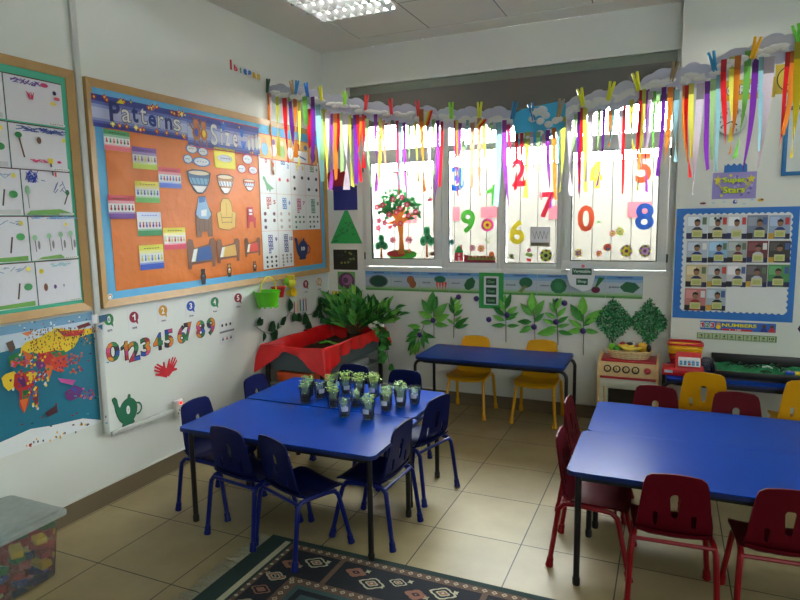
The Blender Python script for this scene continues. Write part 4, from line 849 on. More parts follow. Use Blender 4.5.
p = G(cen=(459, 253, 10, 16)); p.poly([(-.8, -1), (.8, -1), (.8, .1), (-.8, .1)], (200, 50, 70)); p.poly([(-1, .05), (1, .05), (.2, .95), (-.2, .95)], (50, 140, 80)); p.disc(0, -.2, .25, (250, 230, 230)); p.rect(-.2, -1, .2, -.5, (250, 230, 230)); p.rect(.3, .4, .6, 1, (200, 50, 70)); p.done('house_sticker', 'red house sticker with a green roof', 'window sticker', 'stickers on the windows')
p = G(box=(464, 254.5, 495.5, 262.5)); p.poly([(-1, -1), (1, -1), (1, .5), (.3, .8), (-.4, .6), (-1, .9)], (130, 30, 50))
for k in range(8): p.poly([(-.8+.22*k, -.4), (-.65+.22*k, .9), (-.55+.22*k, -.4)], (120, 150, 60))
p.done('flower_bed_sticker', 'dark red flower bed sticker at the foot of the second pane', 'window sticker', 'stickers on the windows')
p = G(cen=(529, 254.5, 8, 14)); p.poly([(-.4, -1), (.4, -1), (.6, -.6), (-.6, -.6)], (214, 40, 50)); p.disc(-.4, 0, .5, (150, 190, 100), ry=.3); p.disc(.4, -.1, .5, (150, 190, 100), ry=.3); p.disc(0, .6, .5, (220, 70, 130), ry=.3); p.disc(0, .6, .2, (250, 230, 240), ry=.12); p.done('potted_flower_sticker', 'pink flower in a red pot sticker at the foot of the third pane', 'window sticker', 'stickers on the windows')
p = G(cen=(607.5, 250, 9, 13)); p.disc(0, .4, .95, (224, 110, 70), ry=.6); p.disc(.1, .35, .55, (210, 60, 100), ry=.35); p.disc(.15, .2, .3, (60, 170, 200), ry=.2); p.line(.2, .1, 0, -1, .004, (60, 160, 170)); p.done('swirl_flower_sticker', 'orange swirl flower sticker on a blue stem', 'window sticker', 'stickers on the windows')
p = G(cen=(598.5, 222, 5.5, 3)); p.poly([(-1, 0), (0, .9), (1, 0), (0, -.9)], (110, 180, 80)); p.done('leaf_sticker', 'tiny green leaf sticker right of the red zero', 'window sticker', 'stickers on the windows')
p = G(box=(530.5, 227, 550, 246.5)); p.base((238, 238, 240)); p.rect(-.95, -.95, .9, -.6, (130, 120, 100)); 
for k in range(12): p.line(-.8+.13*k, .6-.8*(k % 3)/2, -.66+.13*k, .55-.8*((k+1) % 3)/2, .003, (110, 115, 105))
p.done('sketch_card', 'pencil sketch card stuck on the glass beside the yellow six', 'card')
p = G(cen=(396.5, 172.3, 10, 5)); p.text('Happy', 0, 0, 2, 1.8, (90, 60, 60), .05); p.disc(.2, -.2, .2, (214, 50, 90)); p.done('word_sticker', 'tiny word sticker Happy above the tree', 'window sticker', 'stickers on the windows')
for (n, u, v, w_, h_, c, lb) in [('3', 457.5, 178.5, 13, 25, (40, 90, 180), 'blue'), ('1', 491, 195.5, 9, 21, (80, 170, 60), 'green'), ('9', 468, 221.5, 14.5, 24, (80, 170, 60), 'green'), ('2', 519, 172.5, 14, 28, (206, 40, 60), 'red'), ('7', 547.5, 205, 16, 26, (196, 40, 60), 'red'), ('6', 517, 232, 15.5, 24.5, (226, 206, 50), 'yellow'), ('4', 593.5, 175, 17.5, 27, (226, 206, 60), 'yellow'), ('0', 586, 218.5, 17, 26.5, (214, 84, 50), 'orange red'), ('5', 643.5, 168, 16, 30, (214, 84, 50), 'orange red'), ('8', 644.5, 216.5, 19, 27, (40, 90, 180), 'blue')]:
    p = G(cen=(u, v, w_, h_)); p.text(n, 0, 0, 2, 2, c, .028); p.done('digit_sticker', '%s digit %s stuck on the window glass' % (lb, {'0': 'zero', '1': 'one', '2': 'two', '3': 'three', '4': 'four', '5': 'five', '6': 'six', '7': 'seven', '8': 'eight', '9': 'nine'}[n]), 'window sticker', 'number stickers on the windows')
# ---- right wall section
e_ = 'small decorations above the photo board'
p = Pic('P', box=(712.9, 173, 755.6, 198.2)); p.base((150, 140, 206))
for k in range(26): p.disc(rr.uniform(-.9, .9), rr.uniform(-.85, .85), .07, rr.choice([(110, 100, 180), (180, 174, 226), (206, 200, 90)]))
for x in (-.75, .75): p.poly([(x+(.22 if k % 2 == 0 else .1)*math.cos(R(90+36*k)), .45+(.34 if k % 2 == 0 else .15)*math.sin(R(90+36*k))) for k in range(10)], (226, 214, 60)); p.line(x, .2, x*.6, -.4, .008, (200, 190, 80))
for t, y, w2 in (('Super', .38, 1.05), ('Stars', -.32, 1.0)): p.text(t, 0, y, w2+.04, .56, (60, 110, 60), .06); p.text(t, 0, y, w2, .5, (214, 230, 50), .03)
p.done('super_stars_sign', 'lilac Super Stars sign above the photo board', 'sign')
p = Pic('P', cen=(735.7, 167.5, 23.5, 9.5)); p.base((40, 110, 190), [(-1, -1), (1, -1), (.97, .5), (.8, .9), (.6, .35), (.35, .9), (.1, .4), (-.15, .95), (-.4, .4), (-.65, .9), (-.85, .4), (-.95, .8)]); p.done('blue_crown', 'blue scalloped paper strip standing above the lilac sign', 'paper shape')
for (u, v, w_, h_, c1, c2, lb) in [(702.9, 203.4, 7, 2.6, (120, 50, 60), (70, 60, 60), 'tiny dark bird sticker left of the sign'), (735, 201.8, 5, 5, (60, 90, 170), (240, 240, 240), 'tiny blue bird sticker under the sign'), (760.8, 200, 7, 4, (226, 180, 40), (50, 46, 40), 'tiny yellow bee sticker right of the sign')]:
    p = Pic('P', cen=(u, v, w_, h_)); p.base(c1, blob(10, 4, .2)); p.disc(.3, .2, .4, c2, ry=.4); p.done('bird_sticker', lb, 'sticker', e_)
for (u, v) in ((713.5, 203), (724, 202), (744, 203.8), (752, 199.7)):
    p = Pic('P', cen=(u, v, 4, 1.2)); p.base((150, 200, 226), blob(8, 2, .1)); p.done('cloud_sticker', 'tiny pale blue dash sticker in the row above the photo board', 'sticker', 'pale blue dash stickers')
# photo board
e = empty('photo_board', (3.24, PY, .84)); tag(e, "blue display board with scalloped white edge holding children's photos", 'display board')
x0, x1, z0, z1 = 2.872, 3.597, .840, 1.600
p = Pic('P', aw=(x0, x1, z0, z1)); p.base((34, 112, 196)); p.done('blue_backing', parent=e)
p = Pic('P', aw=(x0+.055, x1-.045, z0+.06, z1-.045), off=.003)
pts = []
def scal(ax, ay, bx, by, n):
    for k in range(n*4):
        t = k/(n*4); x = ax+(bx-ax)*t; y = ay+(by-ay)*t; s_ = abs(math.sin(t*n*PI))*.011
        L_ = math.hypot(bx-ax, by-ay); pts.append((x+(by-ay)/L_*s_, y-(bx-ax)/L_*s_))
scal(-p.hw, -p.hh, p.hw, -p.hh, 17); scal(p.hw, -p.hh, p.hw, p.hh, 17); scal(p.hw, p.hh, -p.hw, p.hh, 17); scal(-p.hw, p.hh, -p.hw, -p.hh, 17)
p.b.prism(pts, 0, .001, C((226, 230, 232))); p.done('scalloped_edging', parent=e)
rowz = [(430, 565, 7), (5, 130, 8), (140, 270, 8), (275, 405, 8)]; colx = [(155, 268), (278, 382), (388, 492), (500, 612), (625, 740)]
ord_ = ['first', 'second', 'third', 'fourth', 'last']; rwn = ['top row', 'second row', 'third row', 'bottom row']
pcol = [[((206, 216, 226), (60, 66, 80)), ((196, 206, 206), (40, 44, 60)), ((210, 214, 220), (200, 206, 210)), ((120, 130, 150), (30, 36, 70)), ((150, 170, 200), (30, 50, 120))],
        [((180, 190, 206), (30, 44, 120)), ((150, 190, 220), (40, 70, 160)), ((160, 170, 170), (110, 40, 50)), ((110, 50, 54), (206, 206, 210)), ((60, 56, 54), (50, 50, 50))],
        [((206, 190, 150), (30, 34, 80)), ((180, 186, 190), (26, 26, 34)), ((214, 214, 220), (30, 50, 110)), ((90, 84, 90), (190, 196, 206)), ((80, 150, 90), (26, 26, 30))],
        [((190, 120, 120), (150, 30, 40)), ((170, 186, 200), (30, 30, 40))]]
swn = lambda c: 'blue' if c[2] > c[0]+30 else ('red' if c[0] > c[2]+40 else ('white' if c[0] > 150 else 'dark'))
for r_ in range(4):
    for c_ in range(len(pcol[r_])):
        ya, yb, z_ = rowz[r_]; yo = 140 if z_ == 7 else 240; xa, xb = colx[c_]
        if r_ == 3: xa, xb = xa-12, xb-10
        if r_ == 2: xa, xb = xa-6, xb-4
        p = Pic('P', box=(660+xa/5.714, yo+ya/5.714, 660+xb/5.714, yo+yb/5.714), off=.0048); bg, sh = pcol[r_][c_]; p.base(bg); rr = random.Random(r_*9+c_)
        p.rect(-.9, .1, -.1+.3*rr.random(), .85, tuple(min(255, v+30) for v in bg)); p.rect(.5, .2, .9, .8, rr.choice([(190, 60, 60), (70, 100, 160), (230, 230, 230), (100, 120, 90)])); p.rect(-1, -1, -.4, -.5, rr.choice([(30, 40, 90), (30, 30, 36), (200, 160, 60)])); p.rect(.5, -1, 1, -.55, (28, 34, 70))
        hx = rr.uniform(-.05, .25); p.poly([(hx-.55, -.95), (hx-.5, -.2), (hx-.2, 0), (hx+.2, 0), (hx+.5, -.2), (hx+.55, -.95)], sh)
        p.disc(hx, .32, .27, (150, 108, 84), ry=.28); p.poly([(hx-.29, .3), (hx-.26, .58), (hx, .7), (hx+.26, .58), (hx+.29, .3), (hx+.2, .45), (hx-.2, .45)], (26, 22, 22))
        if r_ == 0 and c_ == 1: p.disc(hx-.28, .72, .14, DK, ry=.12); p.disc(hx+.28, .72, .14, DK, ry=.12)
        p.rect(hx-.5, -.85, hx+.5, -.25, (206, 206, 150)); p.rect(hx-.35, -.75, hx+.35, -.4, (180, 190, 110))
        p.done('child_photo', 'photo of a person in %s top holding a certificate, %s, %s from the left' % (swn(sh), rwn[r_], ord_[c_]), 'photograph', 'portrait photos on the blue board')
p = Pic('P', box=(700.3, 320.5, 775.6, 333.0)); p.base((40, 100, 190)); p.text('NUMBERS', .05, .25, .95, .85, (40, 60, 40), .06); p.text('NUMBERS', .05, .25, .92, .78, (238, 224, 50), .03)
for ch, x, c in (('1', -.95, (200, 40, 60)), ('2', -.8, (60, 160, 90)), ('3', -.66, (200, 40, 70))): p.text(ch, x, .1, .13, 1.3, WH, .12); p.text(ch, x, .1, .11, 1.1, c, .05)
p.disc(-.5, .35, .06, (200, 150, 110)); p.disc(-.5, -.3, .07, (236, 200, 40), ry=.5); p.rect(-.4, -1, .4, -.55, (200, 40, 50)); p.text('1 - 100', -.05, -.77, .3, .3, WH, .03)
for x in (.7, .9): p.disc(x, .3, .05, (90, 56, 40)); p.poly([(x-.1, -.9), (x+.1, -.9), (x+.04, 0), (x-.04, 0)], (40, 50, 140) if x < .8 else (200, 40, 50))
p.done('numbers_banner', 'blue NUMBERS banner with yellow letters below the photo board', 'banner')
p = Pic('P', box=(697, 332.3, 776.5, 342.8)); p.base((90, 130, 80))
for k in range(10): p.rect(-.98+.196*k, -.85, -.98+.196*k+.175, .85, (176, 196, 150)); p.text(str(k+1), -.98+.196*k+.088, .15, .07 if k < 9 else .12, .8, (40, 60, 50), .03); p.rect(-.94+.196*k, -.7, -.98+.196*k+.14, -.5, (90, 110, 90))
p.done('number_line', 'pale green number line from 1 to 10', 'number line')
p = Pic('P', box=(720.5, 81.5, 775, 97)); p.base((206, 176, 60)); p.text('CORNER', -.12, .0, 1.3, 1.0, (40, 40, 36), .11); p.text('CORNER', -.12, .0, 1.26, .9, WH, .04)
p.done('corner_sign', 'mustard sign reading CORNER behind the ribbons', 'sign')
p = Pic('P', aw=(BW(775, 80, PY).x, BW(775, 80, PY).x+.19, BW(775, 94.5, PY).z, BW(775, 65, PY).z)); p.base((206, 176, 60)); p.disc(-.05, 0, .86, (40, 40, 30), ry=.86*p.hw/p.hh, n=26); p.disc(-.05, 0, .79, (222, 196, 70), ry=.79*p.hw/p.hh, n=26)
for x in (-.33, .23): p.disc(x, .28, .07, DK, ry=.14)
for k in range(8): a, b2 = R(210+15*k), R(225+15*k); p.line(-.05+.5*math.cos(a), .05+.5*math.sin(a), -.05+.5*math.cos(b2), .05+.5*math.sin(b2), .005, DK)
p.done('smiley_sign', 'mustard square with a smiling round face beside the CORNER sign', 'sign')
# framed board at the right edge
e = empty('framed_board', (3.63, PY, 1.79)); tag(e, 'blue framed white board at right edge of the photo', 'display board')
fx0, fz0, fz1 = BW(780.5, 176, PY).x, BW(781, 176, PY).z, BW(782, 107, PY).z; fx1 = fx0+.62
q = MB(); BF = M('blue_frame', (24, 110, 170), .4); yy = PY-.012
q.box(((fx0+fx1)/2, yy, fz0+.0125), (fx1-fx0, .024, .025), BF, b=.003); q.box(((fx0+fx1)/2, yy, fz1-.0125), (fx1-fx0, .024, .025), BF, b=.003); q.box((fx0+.0125, yy, (fz0+fz1)/2), (.025, .024, fz1-fz0-.04), BF, b=.003); q.box((fx1-.0125, yy, (fz0+fz1)/2), (.025, .024, fz1-fz0-.04), BF, b=.003)
o = q.build('frame', e); o.location = -e.location
p = Pic('P', aw=(fx0+.02, fx1-.02, fz0+.02, fz1-.02), off=.002); p.base((214, 222, 218)); p.rect(-.62, -.72, .9, .9, (150, 190, 178)); p.done('white_panel', parent=e)
p = Pic('P', aw=(BW(797, 336, PY).x-.0, BW(797, 336, PY).x+.12, BW(797, 336, PY).z, BW(797, 325, PY).z)); p.base((60, 30, 70), [(-1, .3), (-.8, 1), (1, 1), (1, -1), (-.5, -.9)]); p.disc(0, 0, .6, (130, 60, 130), ry=.5); p.done('purple_cutout', 'purple paper cut-out just inside the right edge of the photo', 'paper cut-out')
# wall clock
c0 = BW(731, 122, PY); rad = BW(747, 122, PY).x-c0.x
e = empty('wall_clock', (c0.x, PY, c0.z)); tag(e, 'round white wall clock behind the ribbons', 'clock')
RX = Matrix.Rotation(R(90), 4, 'X')
q = MB(); q.lathe([(rad*.98, 0), (rad, .012), (rad*.97, .03), (rad*.90, .034), (rad*.87, .026)], M('clock_rim', (190, 196, 194), .35), seg=32, cap1=False, T=RX); q.build('rim', e)
q = MB(); q.lathe([(rad*.89, .0), (rad*.89, .02)], M('clock_face', (214, 220, 216), .5), seg=32, T=RX); q.build('clock_face', e)
q = MB()
for n in range(1, 13):
    vs, fs, a0, a1, b0, b1 = text_mesh(str(n), .03); a = R(90-30*n); sc_ = .022
    q.add([(rad*.70*math.cos(a)+(v.x-(a0+a1)/2)*sc_, -.0212, rad*.70*math.sin(a)+(v.y-(b0+b1)/2)*sc_) for v in vs], fs, C(DK))
q.build('numerals', e)
for nm, ang, ln, w_, dy in (('hour_hand', -35, .45, .009, .023), ('minute_hand', 205, .62, .006, .0245)):
    a = R(ang); q = MB(); q.box((rad*ln/2*math.cos(a), -dy, rad*ln/2*math.sin(a)), (rad*ln, .001, w_), C(DK), rot=Matrix.Rotation(-a, 3, 'Y')); q.build(nm, e)

# ---------------------------------------------------------------- rug on the floor
e = empty('patterned_rug', (2.2, -3.1, 0)); tag(e, 'dark green patterned rug with cream medallions at the bottom of the photo', 'rug')
RGX0, RGX1, RGY1, RGY0 = 1.078, 3.4, -2.435, -4.05
def rm(n, c): return M('rug_'+n, c, .95, .35, 220, bump=.3)
GRN, CRM, BRN, NAV, TEA, ROS = rm('green', (26, 50, 48)), rm('cream', (176, 172, 146)), rm('brown', (96, 74, 62)), rm('navy', (22, 28, 38)), rm('teal', (50, 78, 80)), rm('rose', (140, 96, 80))
q = MB(); q.box(((RGX0+RGX1)/2, (RGY0+RGY1)/2, .003), (RGX1-RGX0, RGY1-RGY0, .006), GRN); o = q.build('pile', e); o.location = -e.location
q = MB(); lay = [0]
def rr_(x0, y1, x1, y0, m):
    lay[0] += 1; z = .0061+lay[0]*.00012; q.add([(x0, y0, z), (x1, y0, z), (x1, y1, z), (x0, y1, z)], [(0, 1, 2, 3)], m)
def rp(cx_, cy_, pts, m, lift=0):
    z = .0061+.0024+lift*.00015; q.add([(cx_+x, cy_+y, z) for x, y in pts], [tuple(range(len(pts)))], m)
X0, Y1, X1, Y0 = RGX0, RGY1, RGX1, RGY0
rr_(X0+.095, Y1-.028, X0+.125, Y0+.03, CRM)
rr_(X0+.14, Y1-.035, X1-.14, Y0+.04, BRN); rr_(X0+.165, Y1-.075, X1-.165, Y0+.09, NAV); rr_(X0+.29, Y1-.27, X1-.29, Y0+.28, BRN); rr_(X0+.345, Y1-.315, X1-.345, Y0+.33, TEA); rr_(X0+.37, Y1-.34, X1-.37, Y0+.36, NAV); rr_(X0+.40, Y1-.37, X1-.40, Y0+.39, TEA)
rr_(X0+.43, Y1-.075, X0+.455, Y1-.27, BRN); rr_(X0+1.1, Y1-.075, X0+1.125, Y1-.27, BRN)
def diam(r): return [(r, 0), (0, r), (-r, 0), (0, -r)]
def med(cx_, cy_, r, a, b_, sd):
    rr = random.Random(sd); n = 16; o1 = [(r*(1+.16*math.cos(4*2*PI*k/n*1.0)+.05*rr.random())*math.cos(2*PI*k/n), .72*r*(1+.16*math.cos(4*2*PI*k/n))*math.sin(2*PI*k/n)) for k in range(n)]
    rp(cx_, cy_, o1, a, 0); rp(cx_, cy_, [(x*.80, y*.80) for x, y in o1], b_, 1); rp(cx_, cy_, [(x*.52, y*.5) for x, y in o1], a, 2); rp(cx_, cy_, [(x*.38, y*.36) for x, y in o1], NAV if b_ != NAV else ROS, 3); rp(cx_, cy_, diam(r*.16), a, 4)
k = 0; x = X0+.18
while x < X1-.16:
    for yy in (Y1-.055, Y1-.292): rp(x, yy, diam(.013), CRM, 0); rp(x, yy, diam(.0075), ROS, 1)
    x += .042
y = Y1-.10
while y > Y0+.1:
    rp(X0+.153, y, diam(.010), CRM, 0)
    if y < Y1-.28: rp(X0+.317, y, diam(.014), CRM, 0); rp(X0+.317, y, diam(.008), ROS, 1)
    y -= .042
sd = 0
for x in [X0+.235+.102*k for k in range(19)]:
    sd += 1; rr = random.Random(sd)
    if abs(x-X0-.44) < .03 or abs(x-X0-1.11) < .03: continue
    med(x, Y1-.165-.025*(1 if sd % 2 else -1), .036+.008*(sd % 3), [CRM, ROS, CRM][sd % 3], [NAV, CRM, ROS][(sd+1) % 3] if sd % 3 else NAV, sd)
    rp(x+.048, Y1-.115-.08*(sd % 2), [(.016*math.cos(PI*k/4)*(1 if k % 2 else .5), .016*math.sin(PI*k/4)*(1 if k % 2 else .5)) for k in range(8)], CRM, 0)
y = Y1-.30
while y > Y0+.2:
    sd += 1; med(X0+.225, y, .042, ROS if sd % 2 else CRM, NAV if sd % 2 else ROS, sd); y -= .105
for (x, y) in ((X0+.62, Y1-.55), (X0+.9, Y1-.5), (X0+1.25, Y1-.55), (X0+1.6, Y1-.5), (X0+1.0, Y1-.8), (X0+.6, Y1-.85), (X0+1.5, Y1-.9)): sd += 1; med(x, y, .09, CRM, NAV, sd)
o = q.build('woven_pattern', e); o.location = -e.location
q = MB(); rr = random.Random(5); y = RGY1-.03; FR = M('rug_fringe', (150, 146, 126), .95, .3, 90)
while y > RGY0:
    for sh in (0, .006):
        l_ = rr.uniform(.04, .09); dy = rr.uniform(-.014, .014); q.tube([(RGX0+.004, y+sh, .004), (RGX0-l_*.5, y+sh+dy*.4, .007+sh*.4), (RGX0-l_, y+sh+dy, .003)], .0022, FR, 4)
    y -= .009
o = q.build('fringe', e); o.location = -e.location; o['kind'] = 'stuff'

# ---------------------------------------------------------------- clear bin of building bricks
def clear_mat(name, rgb, haze, tint=(.96, .98, .97, 1)):
    if name in MATS: return MATS[name]
    m = bpy.data.materials.new(name); m.use_nodes = True; nt = m.node_tree; nt.nodes.remove(nt.nodes['Principled BSDF']); out = nt.nodes['Material Output']
    t = nt.nodes.new('ShaderNodeBsdfTransparent'); t.inputs[0].default_value = tint; g = nt.nodes.new('ShaderNodeBsdfGlossy'); g.inputs['Roughness'].default_value = .12
    d = nt.nodes.new('ShaderNodeBsdfDiffuse'); tl = nt.nodes.new('ShaderNodeBsdfTranslucent'); c = [lin(v) for v in rgb]+[1]; d.inputs[0].default_value = c; tl.inputs[0].default_value = c
    nz = nt.nodes.new('ShaderNodeTexNoise'); nz.inputs['Scale'].default_value = 12; mr = nt.nodes.new('ShaderNodeMapRange'); mr.inputs[3].default_value = haze*.85; mr.inputs[4].default_value = haze*1.15
    m0 = nt.nodes.new('ShaderNodeMixShader'); m1 = nt.nodes.new('ShaderNodeMixShader'); m2 = nt.nodes.new('ShaderNodeMixShader'); fr = nt.nodes.new('ShaderNodeFresnel'); fr.inputs[0].default_value = 1.35
    nt.links.new(nz.outputs[0], mr.inputs[0]); nt.links.new(mr.outputs[0], m1.inputs[0]); nt.links.new(d.outputs[0], m0.inputs[1]); nt.links.new(tl.outputs[0], m0.inputs[2])
    nt.links.new(t.outputs[0], m1.inputs[1]); nt.links.new(m0.outputs[0], m1.inputs[2]); nt.links.new(fr.outputs[0], m2.inputs[0]); nt.links.new(m1.outputs[0], m2.inputs[1]); nt.links.new(g.outputs[0], m2.inputs[2]); nt.links.new(m2.outputs[0], out.inputs[0])
    MATS[name] = m; return m
CLR = clear_mat('cloudy_plastic', (230, 240, 234), .26); CLID = clear_mat('cloudy_lid', (236, 246, 240), .55)
bx0, bx1, by1, by0, bz = .02, .402, -3.045, -3.62, .292
e = empty('storage_bin', ((bx0+bx1)/2, (by0+by1)/2, 0)); tag(e, 'clear plastic storage bin with lid at lower left, full of building bricks', 'storage bin')
def frus(q, x0, x1, y0, y1, z0, z1, ins, m, t=.003):
    cx_, cy_ = (x0+x1)/2, (y0+y1)/2; pts = rrect(x1-x0, y1-y0, .03, 4, cx_, cy_); n = len(pts)
    k0 = 1-ins; lo = [(cx_+(x-cx_)*k0, cy_+(y-cy_)*k0, z0) for x, y in pts]; hi = [(x, y, z1) for x, y in pts]
    q.add(lo+hi, [(i, (i+1) % n, n+(i+1) % n, n+i) for i in range(n)], m, True); q.add(lo, [tuple(range(n-1, -1, -1))], m)
q = MB(); frus(q, bx0+.01, bx1-.01, by0+.01, by1-.01, .004, bz, .10, CLR); o = q.build('tub', e); o.location = -e.location
q = MB(); w_, d_ = bx1-bx0+.03, by1-by0+.03; cc = ((bx0+bx1)/2+.005, (by0+by1)/2)
q.prism(rrect(w_, d_, .035, 5, *cc), bz-.016, bz-.002, CLID, smooth=True); q.prism(rrect(w_-.05, d_-.05, .03, 5, *cc), bz-.002, bz+.008, CLID, smooth=True); q.prism(rrect(w_-.12, d_-.12, .02, 5, *cc), bz+.008, bz+.012, CLID, smooth=True)
o = q.build('lid', e); o.location = -e.location
rr = random.Random(21); nb = 0; bc = [((190, 36, 44), 'red'), ((232, 186, 40), 'yellow'), ((36, 66, 150), 'blue'), ((34, 130, 80), 'green'), ((190, 176, 130), 'beige')]
spots = []
for lay_ in range(5):
    for i in range(3):
        for j in range(5):
            spots.append((bx0+.075+i*.112, by1-.07-j*.104, .030+lay_*.036, lay_))
for (x, y, z, l_) in spots:
    if l_ == 4 and rr.random() < .45: continue
    c, nm = bc[rr.choice([0, 0, 1, 2, 4] if l_ < 3 else [3, 3, 1, 0, 2])]
    if z > .14 and y > by1-.3 and x > .2: c, nm = bc[3] if rr.random() < .6 else bc[1]
    q = MB(); lw = rr.choice([.045, .06, .09]); a = rr.uniform(-.5, .5); rt_ = Matrix.Rotation(a, 3, 'Z') @ Matrix.Rotation(rr.uniform(-.2, .2), 3, 'X')
    m_ = C(c, 'plastic'); q.box((0, 0, 0), (lw, .045, .026), m_, rot=rt_, b=.0015)
    n_ = max(2, int(lw/.022))
    for k in range(n_):
        for s_ in (-1, 1): v = rt_ @ Vector((-lw/2+lw*(k+.5)/n_, s_*.011, .0145)); q.box(tuple(v), (.013, .013, .006), m_, rot=rt_)
    nb += 1
    o = q.build('toy_brick', loc=(x+rr.uniform(-.01, .01), y+rr.uniform(-.01, .01), z)); tag(o, '%s building brick among the pile inside the clear bin' % nm, 'toy brick', 'building bricks in the clear bin, %s ones' % nm)

# ---------------------------------------------------------------- cups of sprouts on the left tables
CUP = clear_mat('cup_plastic', (220, 228, 230), .06)
SOIL = M('potting_soil', (44, 32, 24), .95, .4, 120, bump=.6); STEM = M('sprout_stem', (170, 196, 120), .6, .1); SPR = [M('sprout_leaf_%d' % k, c, .5, .2, 80) for k, c in enumerate([(142, 186, 66), (112, 164, 56), (172, 204, 88)])]
cups = [(305.8, 402.9, 1, 0, 'cup of sparse sprouts at the left end, in front of another cup'), (308.5, 397.0, 1.2, 0, 'cup with tall pale sprouts at the back left of the group'), (320, 398.5, .25, 1, 'cup with few sprouts and a label, third from the left at the back'), (333.4, 407.6, 1.5, 0, 'bushy sprout cup just behind the low labelled cup'),
        (330.5, 396.0, 1.1, 0, 'sprout cup behind the bushy one at left'), (344.6, 416.9, .35, 1, 'open cup with low sprouts and white label, front row left'), (346, 394.8, 1.4, 1, 'sprout cup in the back row before the far blue chair'), (356.5, 407.0, .3, 0, 'nearly empty looking cup in the middle row'),
        (359.5, 396.5, 1.5, 0, 'spreading sprout cup in the back row centre'), (368.4, 419.5, 1.3, 1, 'cup of sprouts nearest the camera'), (374, 397.5, 1.6, 1, 'tallest sprout cup with a label in the back row'), (386.3, 411, 1.2, 1, 'sprout cup with a broad white label, front row right'),
        (387, 401.0, .2, 0, 'open topped cup behind the broad labelled one'), (400.6, 407, 1.5, 1, 'bushy sprout cup second from the right'), (415, 403.7, .3, 1, 'labelled cup with low sprouts at the right end')]
for i, (u, v, g, lab, lb) in enumerate(cups):
    P_ = FL(u, v-1.0, .5205); e = empty('sprout_cup', (P_.x, P_.y, .5202)); tag(e, lb, 'plant cup', 'cups of sprouts on the left tables'); e.scale = (1.24, 1.24, 1.18); rr = random.Random(i+70)
    q = MB(); q.lathe([(.021, 0), (.022, .004), (.030, .078), (.0315, .080), (.0305, .082), (.0285, .078), (.0205, .005)], CUP, seg=18, cap0=True, cap1=True); q.build('plastic_cup', e)
    q = MB(); hs_ = .040 if g > .5 else .034; q.lathe([(.0195, .0055), (.0195+.008*hs_/.078, hs_*.9), (.012, hs_+.003), (.001, hs_+.005)], SOIL, seg=14); q.build('soil', e)
    q = MB()
    for k in range(int(14+18*g)):
        a = rr.uniform(0, 2*PI); r0 = rr.uniform(0, .017); h_ = hs_+rr.uniform(.025, .05)*(0.7+.62*g); sp = rr.uniform(.2, 1)*.020*(.6+.5*g)
        B0 = Vector((r0*math.cos(a), r0*math.sin(a), hs_-.002)); B1 = B0+Vector((sp*math.cos(a)*.8, sp*math.sin(a)*.8, h_-hs_))
        if B1.z < .08:
            rad_ = math.hypot(B1.x, B1.y)
            if rad_ > .022: B1.x *= .022/rad_; B1.y *= .022/rad_
        q.tube([B0, (B0+B1)/2+Vector((0, 0, .004)), B1], .0006, STEM, 4, caps=False)
        for s_ in range(3):
            b_ = a+s_*2.1+rr.uniform(-.4, .4); L_ = rr.uniform(.007, .012); d = Vector((math.cos(b_), math.sin(b_), rr.uniform(-.1, .6))).normalized()*L_; sd_ = d.cross(Vector((0, 0, 1))).normalized()*L_*.42
            q.add([B1, B1+d*.5+sd_, B1+d, B1+d*.5-sd_], [(0, 1, 2, 3)], SPR[rr.randrange(3)])
    q.build('sprouts', e)
    if lab:
        q = MB(); n = 5; f_ = math.atan2(CAM.y-P_.y, CAM.x-P_.x)+rr.uniform(-.5, .5); vs = []
        for k in range(n+1):
            a = f_-.55+1.1*k/n
            for z in (.028, .050): r_ = .0222+.0085*z/.08+.0006; vs.append((r_*math.cos(a), r_*math.sin(a), z))
        q.add(vs, [(2*k, 2*k+2, 2*k+3, 2*k+1) for k in range(n)], C((220, 226, 236))); q.build('label', e)

# ---------------------------------------------------------------- planting tub covered with red plastic sheet
tx0, tx1, ty0, ty1, tz = .035, .575, -1.075, -.035, .635
e = empty('planting_tub', ((tx0+tx1)/2, (ty0+ty1)/2, 0)); tag(e, 'grey raised planting tub draped with red plastic sheet in the corner', 'planting tub')
GT = M('tub_plastic', (96, 112, 118), .5, .03, 10); q = MB()
cx_, cy_ = (tx0+tx1)/2, (ty0+ty1)/2
def ringwall(q, k0, z0, k1, z1, m, dx=0):
    p_ = rrect(tx1-tx0-.03, ty1-ty0-.03, .03, 4); n = len(p_)
    q.add([(x*k0, y*k0, z0) for x, y in p_]+[(x*k1, y*k1, z1) for x, y in p_], [(i, (i+1) % n, n+(i+1) % n, n+i) for i in range(n)], m, True); return [(x, y) for x, y in p_]
ringwall(q, .93, .44, 1.0, tz-.035, GT); ringwall(q, 1.0, tz-.035, .975, tz-.035, GT); ringwall(q, .975, tz-.035, .91, .46, GT)
pb = rrect((tx1-tx0-.03)*.93, (ty1-ty0-.03)*.93, .03); q.add([(x, y, .44) for x, y in pb], [tuple(range(len(pb)))], GT); q.build('tub', e)
hx, hy = (tx1-tx0)/2-.03, (ty1-ty0)/2-.03
for sx in (-1, 1):
    for sy in (-1, 1): q = MB(); q.tube([(sx*hx, sy*hy, tz-.06), (sx*hx, sy*hy, .0)], .019, BLACK, 12); q.build('leg', e)
q = MB(); q.box((0, .0, .33), (2*hx+.01, 2*hy+.01, .02), M('shelf_grey', (140, 146, 148), .5), b=.004); q.build('shelf', e)
q = MB(); ps = rrect((tx1-tx0)*.86, (ty1-ty0)*.9, .03, 4); n = len(ps); rr = random.Random(9)
N = 16; vs = []; fs = []
